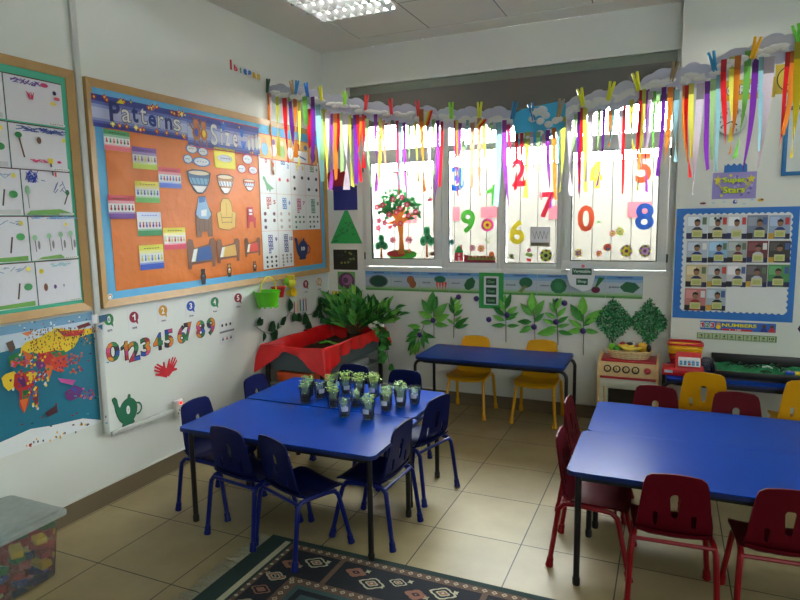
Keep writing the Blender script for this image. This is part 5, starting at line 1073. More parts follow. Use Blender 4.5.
for i in range(N+1):
    for j in range(N+1): vs.append(((-.5+i/N)*(tx1-tx0)*.83, (-.5+j/N)*(ty1-ty0)*.89, .520+.012*math.sin(i*1.3)*math.sin(j*.9)+.008*rr.random()))
for i in range(N):
    for j in range(N): a = i*(N+1)+j; fs.append((a, a+N+1, a+N+2, a+1))
q.add(vs, fs, SOIL, True); q.build('soil', e)
# red sheet: lining, rim and hanging skirt
RED = M('red_plastic_sheet', (226, 26, 32), .28, .12, 6, bump=.25, spec=.6, transl=.12)
q = MB(); NP = 220; W_, D_ = tx1-tx0, ty1-ty0; per = 2*(W_+D_)
def perim(s_):
    s_ %= per
    if s_ < W_: return (-W_/2+s_, -D_/2, 0, -1)
    s_ -= W_
    if s_ < D_: return (W_/2, -D_/2+s_, 1, 0)
    s_ -= D_
    if s_ < W_: return (W_/2-s_, D_/2, 0, 1)
    s_ -= W_; return (-W_/2, D_/2-s_, -1, 0)
rr = random.Random(4); rows = 9; vs = []; fs = []
for k in range(NP):
    s_ = per*k/NP; x, y, nx, ny = perim(s_)
    dD = min(abs(s_-W_), per); dA = min(s_, per-s_); dC = abs(s_-W_-D_); dB = abs(s_-2*W_-D_)
    cr_ = max(0, 1-min(dA, dD, dC)/.17)
    drop = (.085 if nx > 0 else .05)+.014*math.sin(s_*19)+.006*math.sin(s_*47)
    if dD < .2: drop += .17*max(0, 1-dD/.2)
    if dA < .2: drop += .16*max(0, 1-dA/.2)
    if dC < .16: drop += .10*max(0, 1-dC/.16)
    wall_side = nx < 0 or ny > 0
    if wall_side: drop = .03
    out = .014+.010*math.sin(s_*38)+.05*cr_
    if wall_side: out = .004
    cxn, cyn = (x/(W_/2), y/(D_/2)); diag = Vector((cxn, cyn, 0)).normalized() if cr_ > 0 and not wall_side else Vector((nx, ny, 0))
    w1 = .005*math.sin(s_*30)
    zt = tz+.006+.004*math.sin(s_*14)
    inn = Vector((x*.81, y*.88, .495)); mid = Vector((x*.85, y*.91, .57)); 
    prof = [inn, mid+Vector((nx, ny, 0))*w1*.8, Vector((x*.95, y*.975, zt-.008)), Vector((x, y, zt))*1.0, Vector((x+nx*.012, y+ny*.012, zt-.004))]
    for t in (.25, .5, .75, 1.0): prof.append(Vector((x, y, zt-.006))+diag*(.014+out*t+.005*math.sin(s_*44+t*2))+Vector((0, 0, -drop*t)))
    vs += prof[:rows]
for k in range(NP):
    for j in range(rows-1): a = k*rows+j; b_ = ((k+1) % NP)*rows+j; fs.append((a, b_, b_+1, a+1))
q.add(vs, fs, RED, True); q.build('red_sheet', e)
# things in the tub
G1 = C((90, 220, 60), 'plastic'); A = FL(325, 341, .55); B = FL(350, 346, .58)
e2 = empty('toy_rake', (A.x, A.y, .540)); tag(e2, 'bright green toy rake lying in the soil of the red tub', 'toy rake'); d = Vector((B.x-A.x, B.y-A.y, 0)); d_n = d.normalized(); pn = Vector((-d_n.y, d_n.x, 0))
q = MB(); q.tube([(0, 0, .01), tuple(d*.6+Vector((0, 0, .022))), tuple(d+Vector((0, 0, .015)))], .008, G1); q.build('handle', e2)
q = MB(); q.tube([tuple(pn*.05), tuple(-pn*.05)], .008, G1)
q.build('rake_head', e2)
for k in range(4): q = MB(); a = pn*(-.045+.03*k); q.tube([tuple(a), tuple(a-d_n*.035+Vector((0, 0, -.004)))], .004, G1, 6); q.build('tine', e2)
A = FL(314, 348, .575); q = MB(); q.ball((0, 0, 0), .022, C((240, 80, 110), 'plastic'), 10, 7, (1.2, 1, .6)); q.ball((.02, .01, .008), .010, C((250, 160, 170), 'plastic')); q.ball((-.02, .01, .006), .010, C((250, 160, 170), 'plastic')); tag(q.build('toy_shape', loc=(A.x, A.y, .55)), 'small pink toy shape half in the soil of the tub', 'toy')
# box on the shelf
q = MB(); q.box((0, 0, .04), (.30, .30, .08), M('orange_tray_plastic', (226, 96, 40), .45), b=.01); q.box((0, 0, .0805), (.27, .27, .003), M('tray_inside', (170, 70, 34), .6)); tag(q.build('orange_tray', loc=(.27, -.86, .341)), 'orange tray on the shelf under the planting tub', 'tray')
q = MB(); q.box((0, 0, .03), (.34, .42, .06), M('grey_tray_plastic', (190, 196, 196), .4), b=.012); tag(q.build('grey_tray', loc=(.34, -.42, .341)), 'pale grey tray on the shelf under the planting tub', 'tray')

# ---------------------------------------------------------------- leaves and plants
def leaf(q, P0, d, L, Wd, m, nrm=None, curl=.25, seg=4):
    d = Vector(d).normalized(); nrm = Vector(nrm or (0, -1, 0)); nrm = (nrm-d*nrm.dot(d)); nrm = nrm.normalized() if nrm.length > 1e-4 else Vector((0, 0, 1)); s_ = d.cross(nrm)
    vs = []; fs = []; P0 = Vector(P0)
    for i in range(seg+1):
        t = i/seg; w_ = Wd*math.sin(PI*(t**.8))*.5+.0006; c_ = P0+d*L*t-nrm*(-curl*L*(t*t)*.0)+nrm*(curl*L*(t-t*t))-Vector((0, 0, curl*L*.35*t*t))
        vs += [c_-s_*w_+nrm*w_*.35, c_, c_+s_*w_+nrm*w_*.35]
    for i in range(seg):
        for k in (0, 1): a = i*3+k; fs.append((a, a+1, a+4, a+3))
    q.add(vs, fs, m, True)
LG = [C((46, 120, 48), 'leaf'), C((66, 148, 60), 'leaf'), C((98, 170, 72), 'leaf'), C((34, 94, 42), 'leaf')]
LB = [C((112, 186, 70), 'leaf'), C((140, 200, 84), 'leaf')]
STM = M('plant_stem', (88, 76, 50), .7, .1)
rr = random.Random(33)
# big potted plant behind the tub end
A = BW(350, 322, -.09)
e = empty('leafy_plant', (.33, -.13, .515)); tag(e, 'big bushy green plant rising behind the red tub in the corner', 'plant')
q = MB(); q.lathe([(.05, 0), (.06, .002), (.075, .07), (.07, .07), (.06, .06)], M('dark_pot', (60, 44, 36), .6), seg=18); q.build('pot', e)
q = MB(); ql = MB()
tips = []
for k in range(46):
    u = rr.uniform(322, 402); top = 292+abs(u-352)*.42 if u < 385 else 306; v = rr.uniform(top, 326)
    p = BW(u, v, -.05-.10*rr.random()); tips.append(p-Vector((.33, -.13, .515)))
for p in tips:
    if p.x < -.26: p.x = -.26
    b0 = Vector((rr.uniform(-.03, .03), rr.uniform(-.03, .03), .06)); m_ = b0.lerp(p, .5)+Vector((0, -.02, .04)); q.tube([b0, m_, p], .003, STM, 5, caps=False)
    for j in range(6):
        t = .35+.65*j/5; c_ = b0.lerp(m_, min(1, t*2)) if t < .5 else m_.lerp(p, t*2-1)
        a = rr.uniform(0, 2*PI); d = (Vector((math.cos(a)*.8, -abs(math.sin(a))*.5-.05, rr.uniform(.1, .9)))+Vector((p.x-b0.x, 0, p.z-b0.z)).normalized()*.8)
        if c_.y+.12 > 1: pass
        leaf(ql, c_, d, rr.uniform(.11, .165), rr.uniform(.032, .044), LG[rr.randrange(4)], (0, -.7, .7), .25)
for (u0, v0, u1, v1, wd) in [(362, 300, 351, 282, .055), (352, 312, 363, 288, .05), (380, 316, 394, 294, .06), (378, 314, 386, 296, .05), (385, 320, 402, 307, .05), (384, 322, 400, 318, .05), (340, 312, 336, 298, .045), (333, 320, 326, 305, .045), (368, 312, 371, 297, .05), (352, 302, 350, 284, .05)]:
    p0, p1 = BW(u0, v0, -.13)-Vector((.33, -.13, .515)), BW(u1, v1, -.10)-Vector((.33, -.13, .515)); leaf(ql, p0, p1-p0, (p1-p0).length, wd, LB[rr.randrange(2)] if u0 > 355 else LG[2], (0, -1, .2), .15)
for i, (x, y, z) in enumerate(ql.v): ql.v[i] = (max(x, -.322), min(y, .108), z)
q.build('stems', e); ql.build('leaves', e)
# white bow on the rim
P_ = Vector((tx1-.002, -.17, 0)); q = MB(); WHC = C((226, 230, 224), 'paper')
for k in range(9): a = 2*PI*k/9; q.ball((.046*math.cos(a), .034*math.sin(a), .014+.008*(k % 2)), .026, WHC, 8, 6, (1.2, 1, .7))
q.ball((0, 0, .034), .03, WHC); tag(q.build('fabric_flower', loc=(P_.x-.01, P_.y, tz+.006)), 'white fabric flower on the right end of the red tub', 'fabric flower')
# vine hanging at the right end of the tub
e = empty('trailing_vine', (tx1+.03, -.16, tz)); tag(e, 'green trailing vine hanging down beside the leg of the red tub', 'plant'); q = MB(); ql = MB()
for k in range(3):
    pts = [Vector((-.03+.02*k, -.01-.03*k, .012)), Vector((.03+.02*k, -.03, -.02)), Vector((.05+.015*k, -.04-.02*k, -.12)), Vector((.03+.03*k, -.04, -.20-.05*k))]; q.tube(pts, .0022, STM, 5)
    for j in range(8):
        t = j/7*2.99; i_ = int(t); c_ = pts[i_].lerp(pts[min(3, i_+1)], t-i_); a = rr.uniform(0, 2*PI); leaf(ql, c_, (math.cos(a), -.5, math.sin(a)-.4), rr.uniform(.06, .08), rr.uniform(.052, .066), LG[rr.choice([1, 1, 0, 3])], (0, -1, .1), .1)
q.build('stems', e); ql.build('leaves', e)
# vines on the left wall
def wallvine(name, label, pix, leaves, wall='L', group=None, size=.06, wf=.5, cols=None, stemr=.0022):
    Pf = (lambda u, v: LW(u, v, .012)) if wall == 'L' else (lambda u, v: BW(u, v, -.012))
    o0 = Pf(*pix[0]); e = empty(name, tuple(o0)); tag(e, label, 'plant', group); q = MB(); ql = MB(); nr = (1, 0, 0) if wall == 'L' else (0, -1, 0)
    q.tube([Pf(*p)-o0 for p in pix], stemr, STM, 5); q.build('stem', e)
    for L_ in leaves:
        u0, v0, u1, v1 = L_[:4]; wf_ = L_[4] if len(L_) > 4 else wf; a, b_ = Pf(u0, v0)-o0, Pf(u1, v1)-o0; l_ = (b_-a).length
        leaf(ql, a, b_-a, l_*1.06, l_*wf_*1.15, (cols or LG)[rr.randrange(len(cols or LG))], nr, .12)
    ql.build('leaves', e); return e
DKL = [C((30, 70, 40), 'leaf'), C((40, 84, 46), 'leaf')]
wallvine('wall_vine', 'dark leaved vine on the left wall below the green bucket', [(254, 325), (262, 331), (270, 334), (282, 326)], [(257, 326, 260, 317, .9), (268, 331, 274, 321, .8), (264, 332, 263, 341, .6), (270, 334, 277, 338, .9), (277, 330, 278, 322, .5), (280, 325, 284, 318, .7), (258, 325, 263, 319, .6)], group='vines on the left wall', cols=DKL)
wallvine('wall_vine', 'dark leaved vine on the left wall below the coloured pencils', [(280, 325), (290, 312), (300, 316), (312, 314), (326, 300)], [(289, 312, 289, 298, .6), (292, 322, 294, 312, .9), (296, 321, 300, 313, .9), (303, 325, 305, 312, .8), (306, 330, 309, 320, .9), (307, 316, 303, 322, .8), (312, 317, 318, 309, .5), (319, 308, 318, 297, .5), (322, 304, 327, 309, .7), (318, 318, 321, 310, .8), (324, 316, 320, 322, .8), (316, 309, 322, 305, .6), (286, 320, 282, 318, .7)], group='vines on the left wall', cols=DKL)
P_ = LW(306, 331, .03); e = empty('red_pot', (.03, P_.y, P_.z)); q = MB(); q.lathe([(.014, -.015), (.02, .015), (.017, .015)], C((170, 30, 56), 'plastic'), seg=12); q.build('pot', e); q = MB(); q.tube([(0, 0, .01), (-.004, 0, .07)], .002, STM, 5); q.build('stem', e); tag(e, 'tiny dark red pot fixed on the wall above the tub edge', 'pot')
# artificial sprigs along the back wall
def sprig(label, base, top, leaves, wf=.36, cols=None):
    return wallvine('leafy_sprig', label, [base, ((base[0]+top[0])/2+.4, (base[1]+top[1])/2), top], leaves, 'B', 'leafy sprigs on the wall under the window', wf=wf, cols=cols or LG[:3]+LB[:1], stemr=.003)
sprig('drooping leafy sprig lowest at left beside the tub', (425, 322), (414, 350), [(421, 327, 408, 325), (419, 331, 407, 336), (421, 330, 413, 329), (418, 336, 406, 341), (416, 339, 408, 350), (416, 343, 410, 355), (419, 340, 418, 352), (421, 334, 429, 343), (423, 330, 428, 340), (423, 334, 435, 337), (422, 336, 424, 348), (417, 342, 415, 354)], .32)
sprig('broad leaved sprig with a purple dot right of the tub', (434, 337), (433, 300), [(433, 312, 433, 291, .42), (432, 314, 422, 299, .38), (433, 318, 419, 311, .38), (434, 317, 447, 303, .38), (434, 321, 449, 314, .38), (433, 322, 421, 322, .35), (434, 324, 448, 325, .32), (433, 311, 437, 296, .4)], .38)
sprig('slim sprig with narrow leaves below the spinach card', (453.5, 338), (454, 300), [(454, 314, 449, 303), (454, 309, 460, 300), (454, 308, 451, 296), (454, 316, 463, 309), (454, 324, 447, 318), (455, 322, 461, 316), (454, 327, 468, 317, .25), (455, 328, 468, 324, .25), (454, 312, 462, 304), (454, 303, 458, 295)], .3)
sprig('narrow leaved sprig left of the first broad sprig above the table', (506, 342), (505, 302), [(505, 312, 500, 299), (506, 309, 511, 293, .3), (505, 316, 493, 306), (506, 315, 517, 306), (505, 321, 493, 315), (506, 320, 518, 312), (506, 325, 492, 325, .28), (507, 326, 519, 325, .28), (506, 305, 505, 294), (506, 318, 516, 317, .28)], .3)
sprig('broad leaved sprig above the left yellow chair and table', (535, 340), (533, 300), [(533, 312, 532, 292, .42), (533, 316, 521, 303, .34), (534, 316, 544, 300, .36), (532, 322, 518, 321, .36), (532, 326, 520, 332, .4), (534, 322, 544, 313, .33)], .36)
sprig('narrow leaved sprig with two purple dots above it', (558, 345), (556, 303), [(556, 314, 550, 302), (556, 310, 561, 297), (556, 318, 545, 312), (557, 317, 566, 307), (556, 324, 543, 319), (557, 323, 568, 316), (557, 330, 538, 333, .38), (558, 331, 572, 334, .3), (557, 327, 546, 328), (557, 308, 553, 298), (557, 327, 569, 324)], .3)
sprig('broad leaved sprig with a purple dot left of the ivy mats', (583.5, 355), (583, 302), [(583, 316, 583, 296, .42), (583, 322, 571, 304, .36), (584, 324, 602, 309, .34), (583, 328, 569, 319, .3), (583, 330, 568, 331, .36), (584, 330, 598, 332, .36), (584, 326, 594, 316, .34)], .36)
# purple dots
for (u, v, lb) in [(433, 320.5, 'on the broad sprig right of the tub'), (419.5, 335, 'on the drooping sprig at left'), (458.5, 297, 'on the slim sprig under the spinach card'), (475.5, 299, 'on the bare wall left of the green sign'), (488, 320, 'on the bare wall below the green sign'), (507, 315, 'on the narrow sprig left of the table chairs'), (534, 327, 'on the broad sprig above the left yellow chair'), (557, 301.5, 'left one of the pair high on the wall'), (564, 303.5, 'right one of the pair high on the wall'), (556, 322, 'on the narrow sprig under the pair of dots'), (583, 331, 'on the broad sprig beside the ivy')]:
    p0 = BW(u, v, -.03); q = MB(); q.lathe([(.021, 0), (.023, .003), (.023, .006), (.020, .008)], C((62, 40, 110), 'plastic'), seg=14, T=Matrix.Rotation(R(90), 4, 'X')); tag(q.build('purple_disc', loc=(p0.x, -.024 if 'bare' not in lb and 'pair high' not in lb else -.0005, p0.z)), 'purple round disc ' + lb, 'disc', 'purple discs among the sprigs')
# ivy mats
for (cu, cv, hw_, hh_, lb) in [(613.5, 320.5, 20.5, 23, 'green ivy mat hung as a diamond, left one'), (649, 322, 20.5, 23, 'green ivy mat hung as a diamond, right one by the wall corner')]:
    c_ = BW(cu, cv, -.02); w_ = BW(cu+hw_, cv, -.02).x-c_.x; h_ = c_.z-BW(cu, cv+hh_, -.02).z; e = empty('ivy_mat', (c_.x, -.0, c_.z)); tag(e, lb, 'ivy mat', 'ivy mats on the back wall')
    q = MB(); GM = M('mat_mesh', (30, 90, 60), .6)
    for k in range(-4, 5): 
        t = k/5; q.tube([((t-1)*w_*.5+.0, -.006, (t+1)*h_*.5), ((t+1)*w_*.5, -.006, (t-1)*h_*.5)], .0018, GM, 4); q.tube([((t-1)*w_*.5, -.008, -(t+1)*h_*.5), ((t+1)*w_*.5, -.008, -(t-1)*h_*.5)], .0018, GM, 4)
    q.build('mesh_backing', e); q = MB(); n = 0; IV = [C((28, 110, 60), 'leaf'), C((90, 180, 120), 'leaf'), C((14, 70, 38), 'leaf'), C((40, 130, 70), 'leaf')]
    while n < 900:
        x, z = rr.uniform(-1.08, 1.08), rr.uniform(-1.08, 1.08)
        if abs(x)+abs(z) > 1.0: continue
        n += 1; a = rr.uniform(0, 2*PI); X_ = x*w_
        if c_.x+X_ > PX-.03: continue
        leaf(q, (X_, -.012-.02*rr.random(), z*h_), (math.cos(a), -.25, math.sin(a)+.25), rr.uniform(.014, .024), rr.uniform(.006, .010), IV[rr.randrange(4)], (0, -1, 0), .2, 2)
    q.build('ivy_leaves', e)

# ---------------------------------------------------------------- toy kitchen, food, till, trays
WOOD = M('beech_wood', (214, 184, 132), .5, .12, 12); KRED = C((176, 34, 46), 'plastic'); KWHT = M('oven_door_paint', (206, 214, 200), .45, .02)
e = empty('toy_stove', (2.6, -.20, 0)); tag(e, 'wooden toy stove with four black knobs and a red dial under the ivy mats', 'toy stove')
q = MB(); sy0, sy1 = -.16, .155
for s_ in (-1, 1): q = MB(); q.prism([(sy1, 0), (sy0, 0), (sy0, .44), (sy0+.02, .50), (sy0+.07, .545), (sy1, .56)], -.009, .009, WOOD, T=Matrix.Translation((s_*.192, 0, 0)) @ Matrix(((0, 0, 1, 0), (1, 0, 0, 0), (0, 1, 0, 0), (0, 0, 0, 1)))); q.build('side_panel', e)
q = MB(); q.box((0, sy0+.03, .483), (.366, .018, .10), WOOD, rot=Matrix.Rotation(R(-18), 3, 'X')); q.box((0, 0.14, .28), (.37, .01, .5), WOOD); q.box((0, 0, .03), (.37, .28, .02), WOOD); q.build('control_panel', e)
q = MB(); q.box((0, .02, .535), (.366, .23, .014), KRED, b=.004); q.build('hob_top', e); q = MB(); q.box((0, sy0+.008, .428), (.368, .02, .014), KRED, b=.003); q.build('red_strip', e)
q = MB(); 
for (cx_, cz_, w_, h_) in ((0, .385, .366, .07), (0, .09, .366, .06), (-.155, .235, .056, .2295), (.155, .235, .056, .2295)): q.box((cx_, sy0+.01, cz_), (w_, .016, h_), KWHT, b=.002)
od = q.build('oven_door', e)
q = MB(); q.box((0, sy0+.035, .235), (.26, .004, .24), M('oven_window', (26, 30, 26), .15)); q.build('oven_window', od)
q = MB(); q.tube([(-.148, sy0-.022, .20), (-.148, sy0-.022, .37)], .008, WOOD, 10); q.box((-.148, sy0-.008, .22), (.012, .028, .014), WOOD); q.box((-.148, sy0-.008, .35), (.012, .028, .014), WOOD); q.build('handle', od)
T_ = Matrix.Rotation(R(90-18), 4, 'X')
for k in range(5):
    q = MB(); x = -.135+.062*k if k < 4 else .128
    c_ = Vector((x, sy0+.020, .487)); 
    if k < 4: q.lathe([(.026, -.002), (.026, .004), (.020, .008)], BLACK, seg=18, T=Matrix.Translation(c_) @ T_); q.lathe([(.017, .0075), (.016, .020), (.012, .022)], WOOD, seg=14, T=Matrix.Translation(c_) @ T_); q.box(tuple(c_+Vector((0, -.022, .007))), (.003, .004, .02), BLACK)
    else: q.lathe([(.022, -.002), (.020, .018), (.014, .022)], KRED, seg=16, T=Matrix.Translation(c_) @ T_)
    o = q.build('knob' if k < 4 else 'red_dial', e)
# basket of toy food
WIC = M('wicker', (206, 178, 110), .7, .25, 60, bump=.4)
bx, by, bzz = 2.60, -.19, .5425
e = empty('wicker_basket', (bx, by, bzz)); tag(e, 'oval wicker basket of toy food on top of the toy stove', 'basket'); q = MB()
for j in range(8):
    z = .006+.0068*j; k_ = 1.1+.22*j/7; n = 44; ph = j % 2
    q.tube([((.112*k_+(.0045 if (k+ph) % 2 else -.0015))*math.cos(2*PI*k/n), (.068*k_+(.0045 if (k+ph) % 2 else -.0015))*math.sin(2*PI*k/n), z) for k in range(n)], .0042, WIC if j % 2 else M('pale_wicker', (232, 224, 190), .7, .2, 60), 5, closed=True)
q.prism([(.108*math.cos(2*PI*k/24), .064*math.sin(2*PI*k/24)) for k in range(24)], .002, .008, WIC); q.build('woven_body', e)
q = MB(); q.tube([(.152*math.cos(2*PI*k/30), .094*math.sin(2*PI*k/30), .056+.004*math.sin(k*2)) for k in range(30)], .006, M('basket_rim', (226, 206, 150), .7, .2, 60), 6, closed=True); q.build('rim', e)
q = MB(); q.ball((0, -.085, .055), .011, KRED, 8, 6, (1, .6, 1)); q.ball((0, -.091, .055), .005, C((240, 200, 90), 'plastic')); q.build('flower_badge', e)
def fruit(name, x, y, z, r, c, lb, sc=(1, 1, 1), stem=None, rz=0, c2=None):
    e = empty(name, (bx+x*1.12, by+y, bzz+z-.010), rz); tag(e, lb, 'toy food', 'toy food in the wicker basket'); q = MB(); r *= 1.15; q.ball((0, 0, 0), r, C(c, 'plastic'), 12, 9, sc)
    if c2: q.ball((0, 0, r*.2), r*.98, C(c2, 'plastic'), 12, 9, (sc[0], sc[1], sc[2]*.85))
    q.build('flesh', e); q = MB(); q.tube([(0, 0, r*sc[2]*.9), (r*.1, 0, r*sc[2]*1.25)], r*.09, STM, 5); q.build('stalk', e)
fruit('toy_apple', -.105, -.01, .082, .026, (120, 196, 50), 'green toy apple at the left end of the basket'); fruit('toy_lime', -.075, -.04, .080, .019, (60, 160, 50), 'darker green toy lime beside the apple', (1.2, 1, 1))
fruit('toy_orange', .075, .01, .088, .033, (222, 170, 30), 'large yellow orange toy fruit at the right of the basket'); fruit('toy_strawberry', -.045, .03, .088, .022, (170, 30, 40), 'dark red toy fruit behind the banana', (1, 1, 1.2)); fruit('toy_tomato', .045, -.01, .092, .013, (200, 40, 40), 'tiny red toy tomato near the middle')
fruit('toy_aubergine', .115, -.01, .09, .014, (40, 34, 44), 'dark toy aubergine at the right end of the basket', (1, 1, 1.8)); fruit('toy_onion', .015, .04, .097, .020, (230, 226, 214), 'white toy onion at the back of the basket'); fruit('toy_mushroom', .0, .02, .11, .013, (40, 40, 46), 'small black toy food piece on top of the pile', (1.6, 1, .7))
def banana(x, y, z, rz, lb, L=.055):
    e = empty('toy_banana', (bx+x, by+y, bzz+z), rz); tag(e, lb, 'toy food', 'toy food in the wicker basket'); q = MB(); n = 9
    q.tube([(L*math.sin(a), 0, L*.55*(1-math.cos(a))) for a in [(-1.1+2.2*k/(n-1)) for k in range(n)]], [.004, .009, .012, .0135, .0140, .0135, .012, .009, .004], C((240, 214, 80), 'plastic'), 8); q.build('peel', e)
    q = MB(); q.ball((L*math.sin(1.15), 0, L*.55*(1-math.cos(1.15))), .004, C((90, 70, 40), 'plastic'), 6, 5); q.build('tip', e)
banana(-.02, -.03, .078, .2, 'yellow toy banana lying across the middle of the basket'); banana(.035, -.045, .078, -.1, 'yellow toy banana at the front right of the basket'); banana(.0, -.055, .072, .05, 'front toy banana against the basket rim', .06); banana(-.04, .0, .080, .7, 'toy banana leaning towards the apple')
# till with two shopping baskets behind it
tzp = .52
e = empty('toy_till', (2.945, -.47, tzp)); tag(e, 'red toy cash register with white keypad on the small blue table', 'toy till')
RDP = C((206, 26, 36), 'plastic'); q = MB(); q.box((0, .0, .025), (.25, .14, .05), RDP, b=.01); q.prism([(-.07, .01), (.065, .01), (.065, .05), (.02, .115), (-.02, .12)], -.075, .075, RDP, T=Matrix(((0, 0, 1, .03), (1, 0, 0, 0), (0, 1, 0, .03), (0, 0, 0, 1)))); q.build('casing', e)
q = MB(); a = math.atan2(.065, -.045); rot = Matrix.Rotation(R(42), 3, 'X'); c_ = Vector((.035, -.052, .10)); q.box(tuple(c_), (.13, .085, .006), M('keypad_white', (220, 226, 226), .4), rot=rot, b=.002); kp = q.build('keypad', e)
kc = [(60, 140, 200), (60, 140, 200), (60, 140, 200), (60, 140, 200), (60, 140, 200)]
for j in range(3):
    for k in range(5):
        q = MB(); v = rot @ Vector((-.048+.024*k, -.028+.018*j, .0045)); c3 = (60, 140, 200) if j < 2 else (226, 230, 230)
        if j == 0 and k == 2: c3 = (206, 30, 40)
        q.box(tuple(c_+v), (.016, .013, .005), C(c3, 'plastic'), rot=rot, b=.001); q.build('key', kp)
q = MB(); q.box((-.085, -.071, .028), (.05, .003, .018), M('paper_slot', (190, 200, 200), .4)); q.build('display', e)
def sbasket(x, y, z, c1, c2, lb, w_=.24, d_=.15, h_=.085):
    e = empty('toy_shopping_basket', (x, y, z)); tag(e, lb, 'toy basket', 'stacked toy shopping baskets'); q = MB(); n = 5; W2 = w_/2; D2 = d_/2; m = C(c1, 'plastic')
    lo = rrect(w_*.82, d_*.78, .02); hi = rrect(w_, d_, .025); nn = len(lo)
    q.prism(lo, 0, .004, m)
    for j in range(4):
        t0, t1 = j/4+.01, j/4+.16
        if j == 3: t1 = 1
        P0 = [(a[0]+(b[0]-a[0])*t0, a[1]+(b[1]-a[1])*t0, h_*t0+.003) for a, b in zip(lo, hi)]; P1 = [(a[0]+(b[0]-a[0])*t1, a[1]+(b[1]-a[1])*t1, h_*t1+.003) for a, b in zip(lo, hi)]
        q.add(P0+P1, [(i, (i+1) % nn, nn+(i+1) % nn, nn+i) for i in range(nn)], m)
    for k in range(26):
        t = k/26; i = int(t*nn); a, b = lo[i], hi[i]; q.tube([(a[0], a[1], .003), (b[0], b[1], h_)], .003, m, 4)
    q.build('slotted_body', e)
    q = MB(); q.tube([(x_, y_, h_+.002) for x_, y_ in hi], .0065, C(c2, 'plastic'), 6, closed=True); q.build('rim', e)
    for s_ in (-1, 1):
        q = MB(); q.tube([(s_*W2*.96, -D2*.2, h_), (s_*W2*.9, -D2*.75*1, h_+.012), (s_*W2*.5, -D2*1.02, h_+.010), (0, -D2*1.05, h_+.008)] if s_ > 0 else [(s_*W2*.96, -D2*.2, h_), (s_*W2*.9, D2*.8, h_+.012), (0, D2*1.02, h_+.012), (W2*.9, D2*.8, h_+.012), (W2*.96, 0, h_)], .005, C(c2, 'plastic'), 6); q.build('handle', e)
RB, YB = (196, 28, 40), (240, 190, 30)
sbasket(2.96, -.265, tzp+.0005, RB, RB, 'red toy shopping basket, bottom of the stack behind the till', .19, .12, .075); sbasket(2.96, -.265, tzp+.036, RB, YB, 'red toy shopping basket with yellow rim, middle of the stack', .20, .125, .07); sbasket(2.96, -.265, tzp+.068, YB, YB, 'yellow toy shopping basket, second from the top', .205, .13, .07); sbasket(2.96, -.265, tzp+.094, YB, RB, 'yellow toy shopping basket with red rim, top of the stack', .215, .135, .07)
q = MB(); q.lathe([(.03, 0), (.034, .005), (.034, .075), (.02, .09)], clear_mat('jar_plastic', (120, 130, 150), .5), seg=14); tag(q.build('plastic_jar', loc=(3.09, -.32, tzp)), 'bluish plastic jar between the till and the black tray', 'jar')
# black tray of green loose parts
e = empty('black_tray', (3.58, -.33, tzp)); tag(e, 'long black tray with green pieces on the small blue table', 'tray'); q = MB(); BP = M('black_plastic', (20, 20, 22), .4, .1)
tw, td, th = .90, .38, .062
q.box((0, 0, .005), (tw, td, .01), BP)
for s_ in (-1, 1): q.box((0, s_*(td/2-.006), th/2+(.015 if s_ > 0 else 0)), (tw, .012, th+(.03 if s_ > 0 else -.02)), BP, b=.003); q.box((s_*(tw/2-.006), 0, th/2), (.012, td-.02, th), BP, b=.003)
q.build('tray_body', e); q = MB(); vs = []; fs = []; N, K = 30, 10; r2 = random.Random(2)
for i in range(N+1):
    for j in range(K+1): vs.append(((-.5+i/N)*(tw-.04), (-.5+j/K)*(td-.04), .022+.012*r2.random()+.006*math.sin(i*.8)))
for i in range(N):
    for j in range(K): a = i*(K+1)+j; fs.append((a, a+K+1, a+K+2, a+1))
q.add(vs, fs, M('green_sand', (30, 130, 80), .8, .4, 50, bump=.5)); q.build('green_filling', e)
r2 = random.Random(6)
for k in range(34):
    cs_ = [((24, 60, 40), 'dark green'), ((200, 214, 206), 'white'), ((30, 30, 34), 'black'), ((40, 110, 70), 'green')][r2.randrange(4)]
    q = MB(); L_ = r2.uniform(.03, .06); a = r2.uniform(0, PI); q.tube([(0, 0, 0), (L_*math.cos(a)*.5, L_*math.sin(a)*.5, .012), (L_*math.cos(a), L_*math.sin(a), 0)], .006, C(cs_[0], 'plastic'), 6)
    o = q.build('tray_piece', loc=(3.22+.68*r2.random(), -.45+.24*r2.random(), tzp+.042)); tag(o, '%s curved piece among the green filling of the black tray' % cs_[1], 'loose piece', '%s pieces in the black tray' % cs_[1])
for (x, c, lb) in ((3.60, (230, 200, 40), 'yellow block near the right end of the black tray'), (3.555, (40, 80, 190), 'blue block near the right end of the black tray')):
    q = MB(); q.box((0, 0, 0), (.05, .03, .02), C(c, 'plastic'), b=.003); tag(q.build('toy_block', loc=(x, -.42, tzp+.048)), lb, 'toy block')

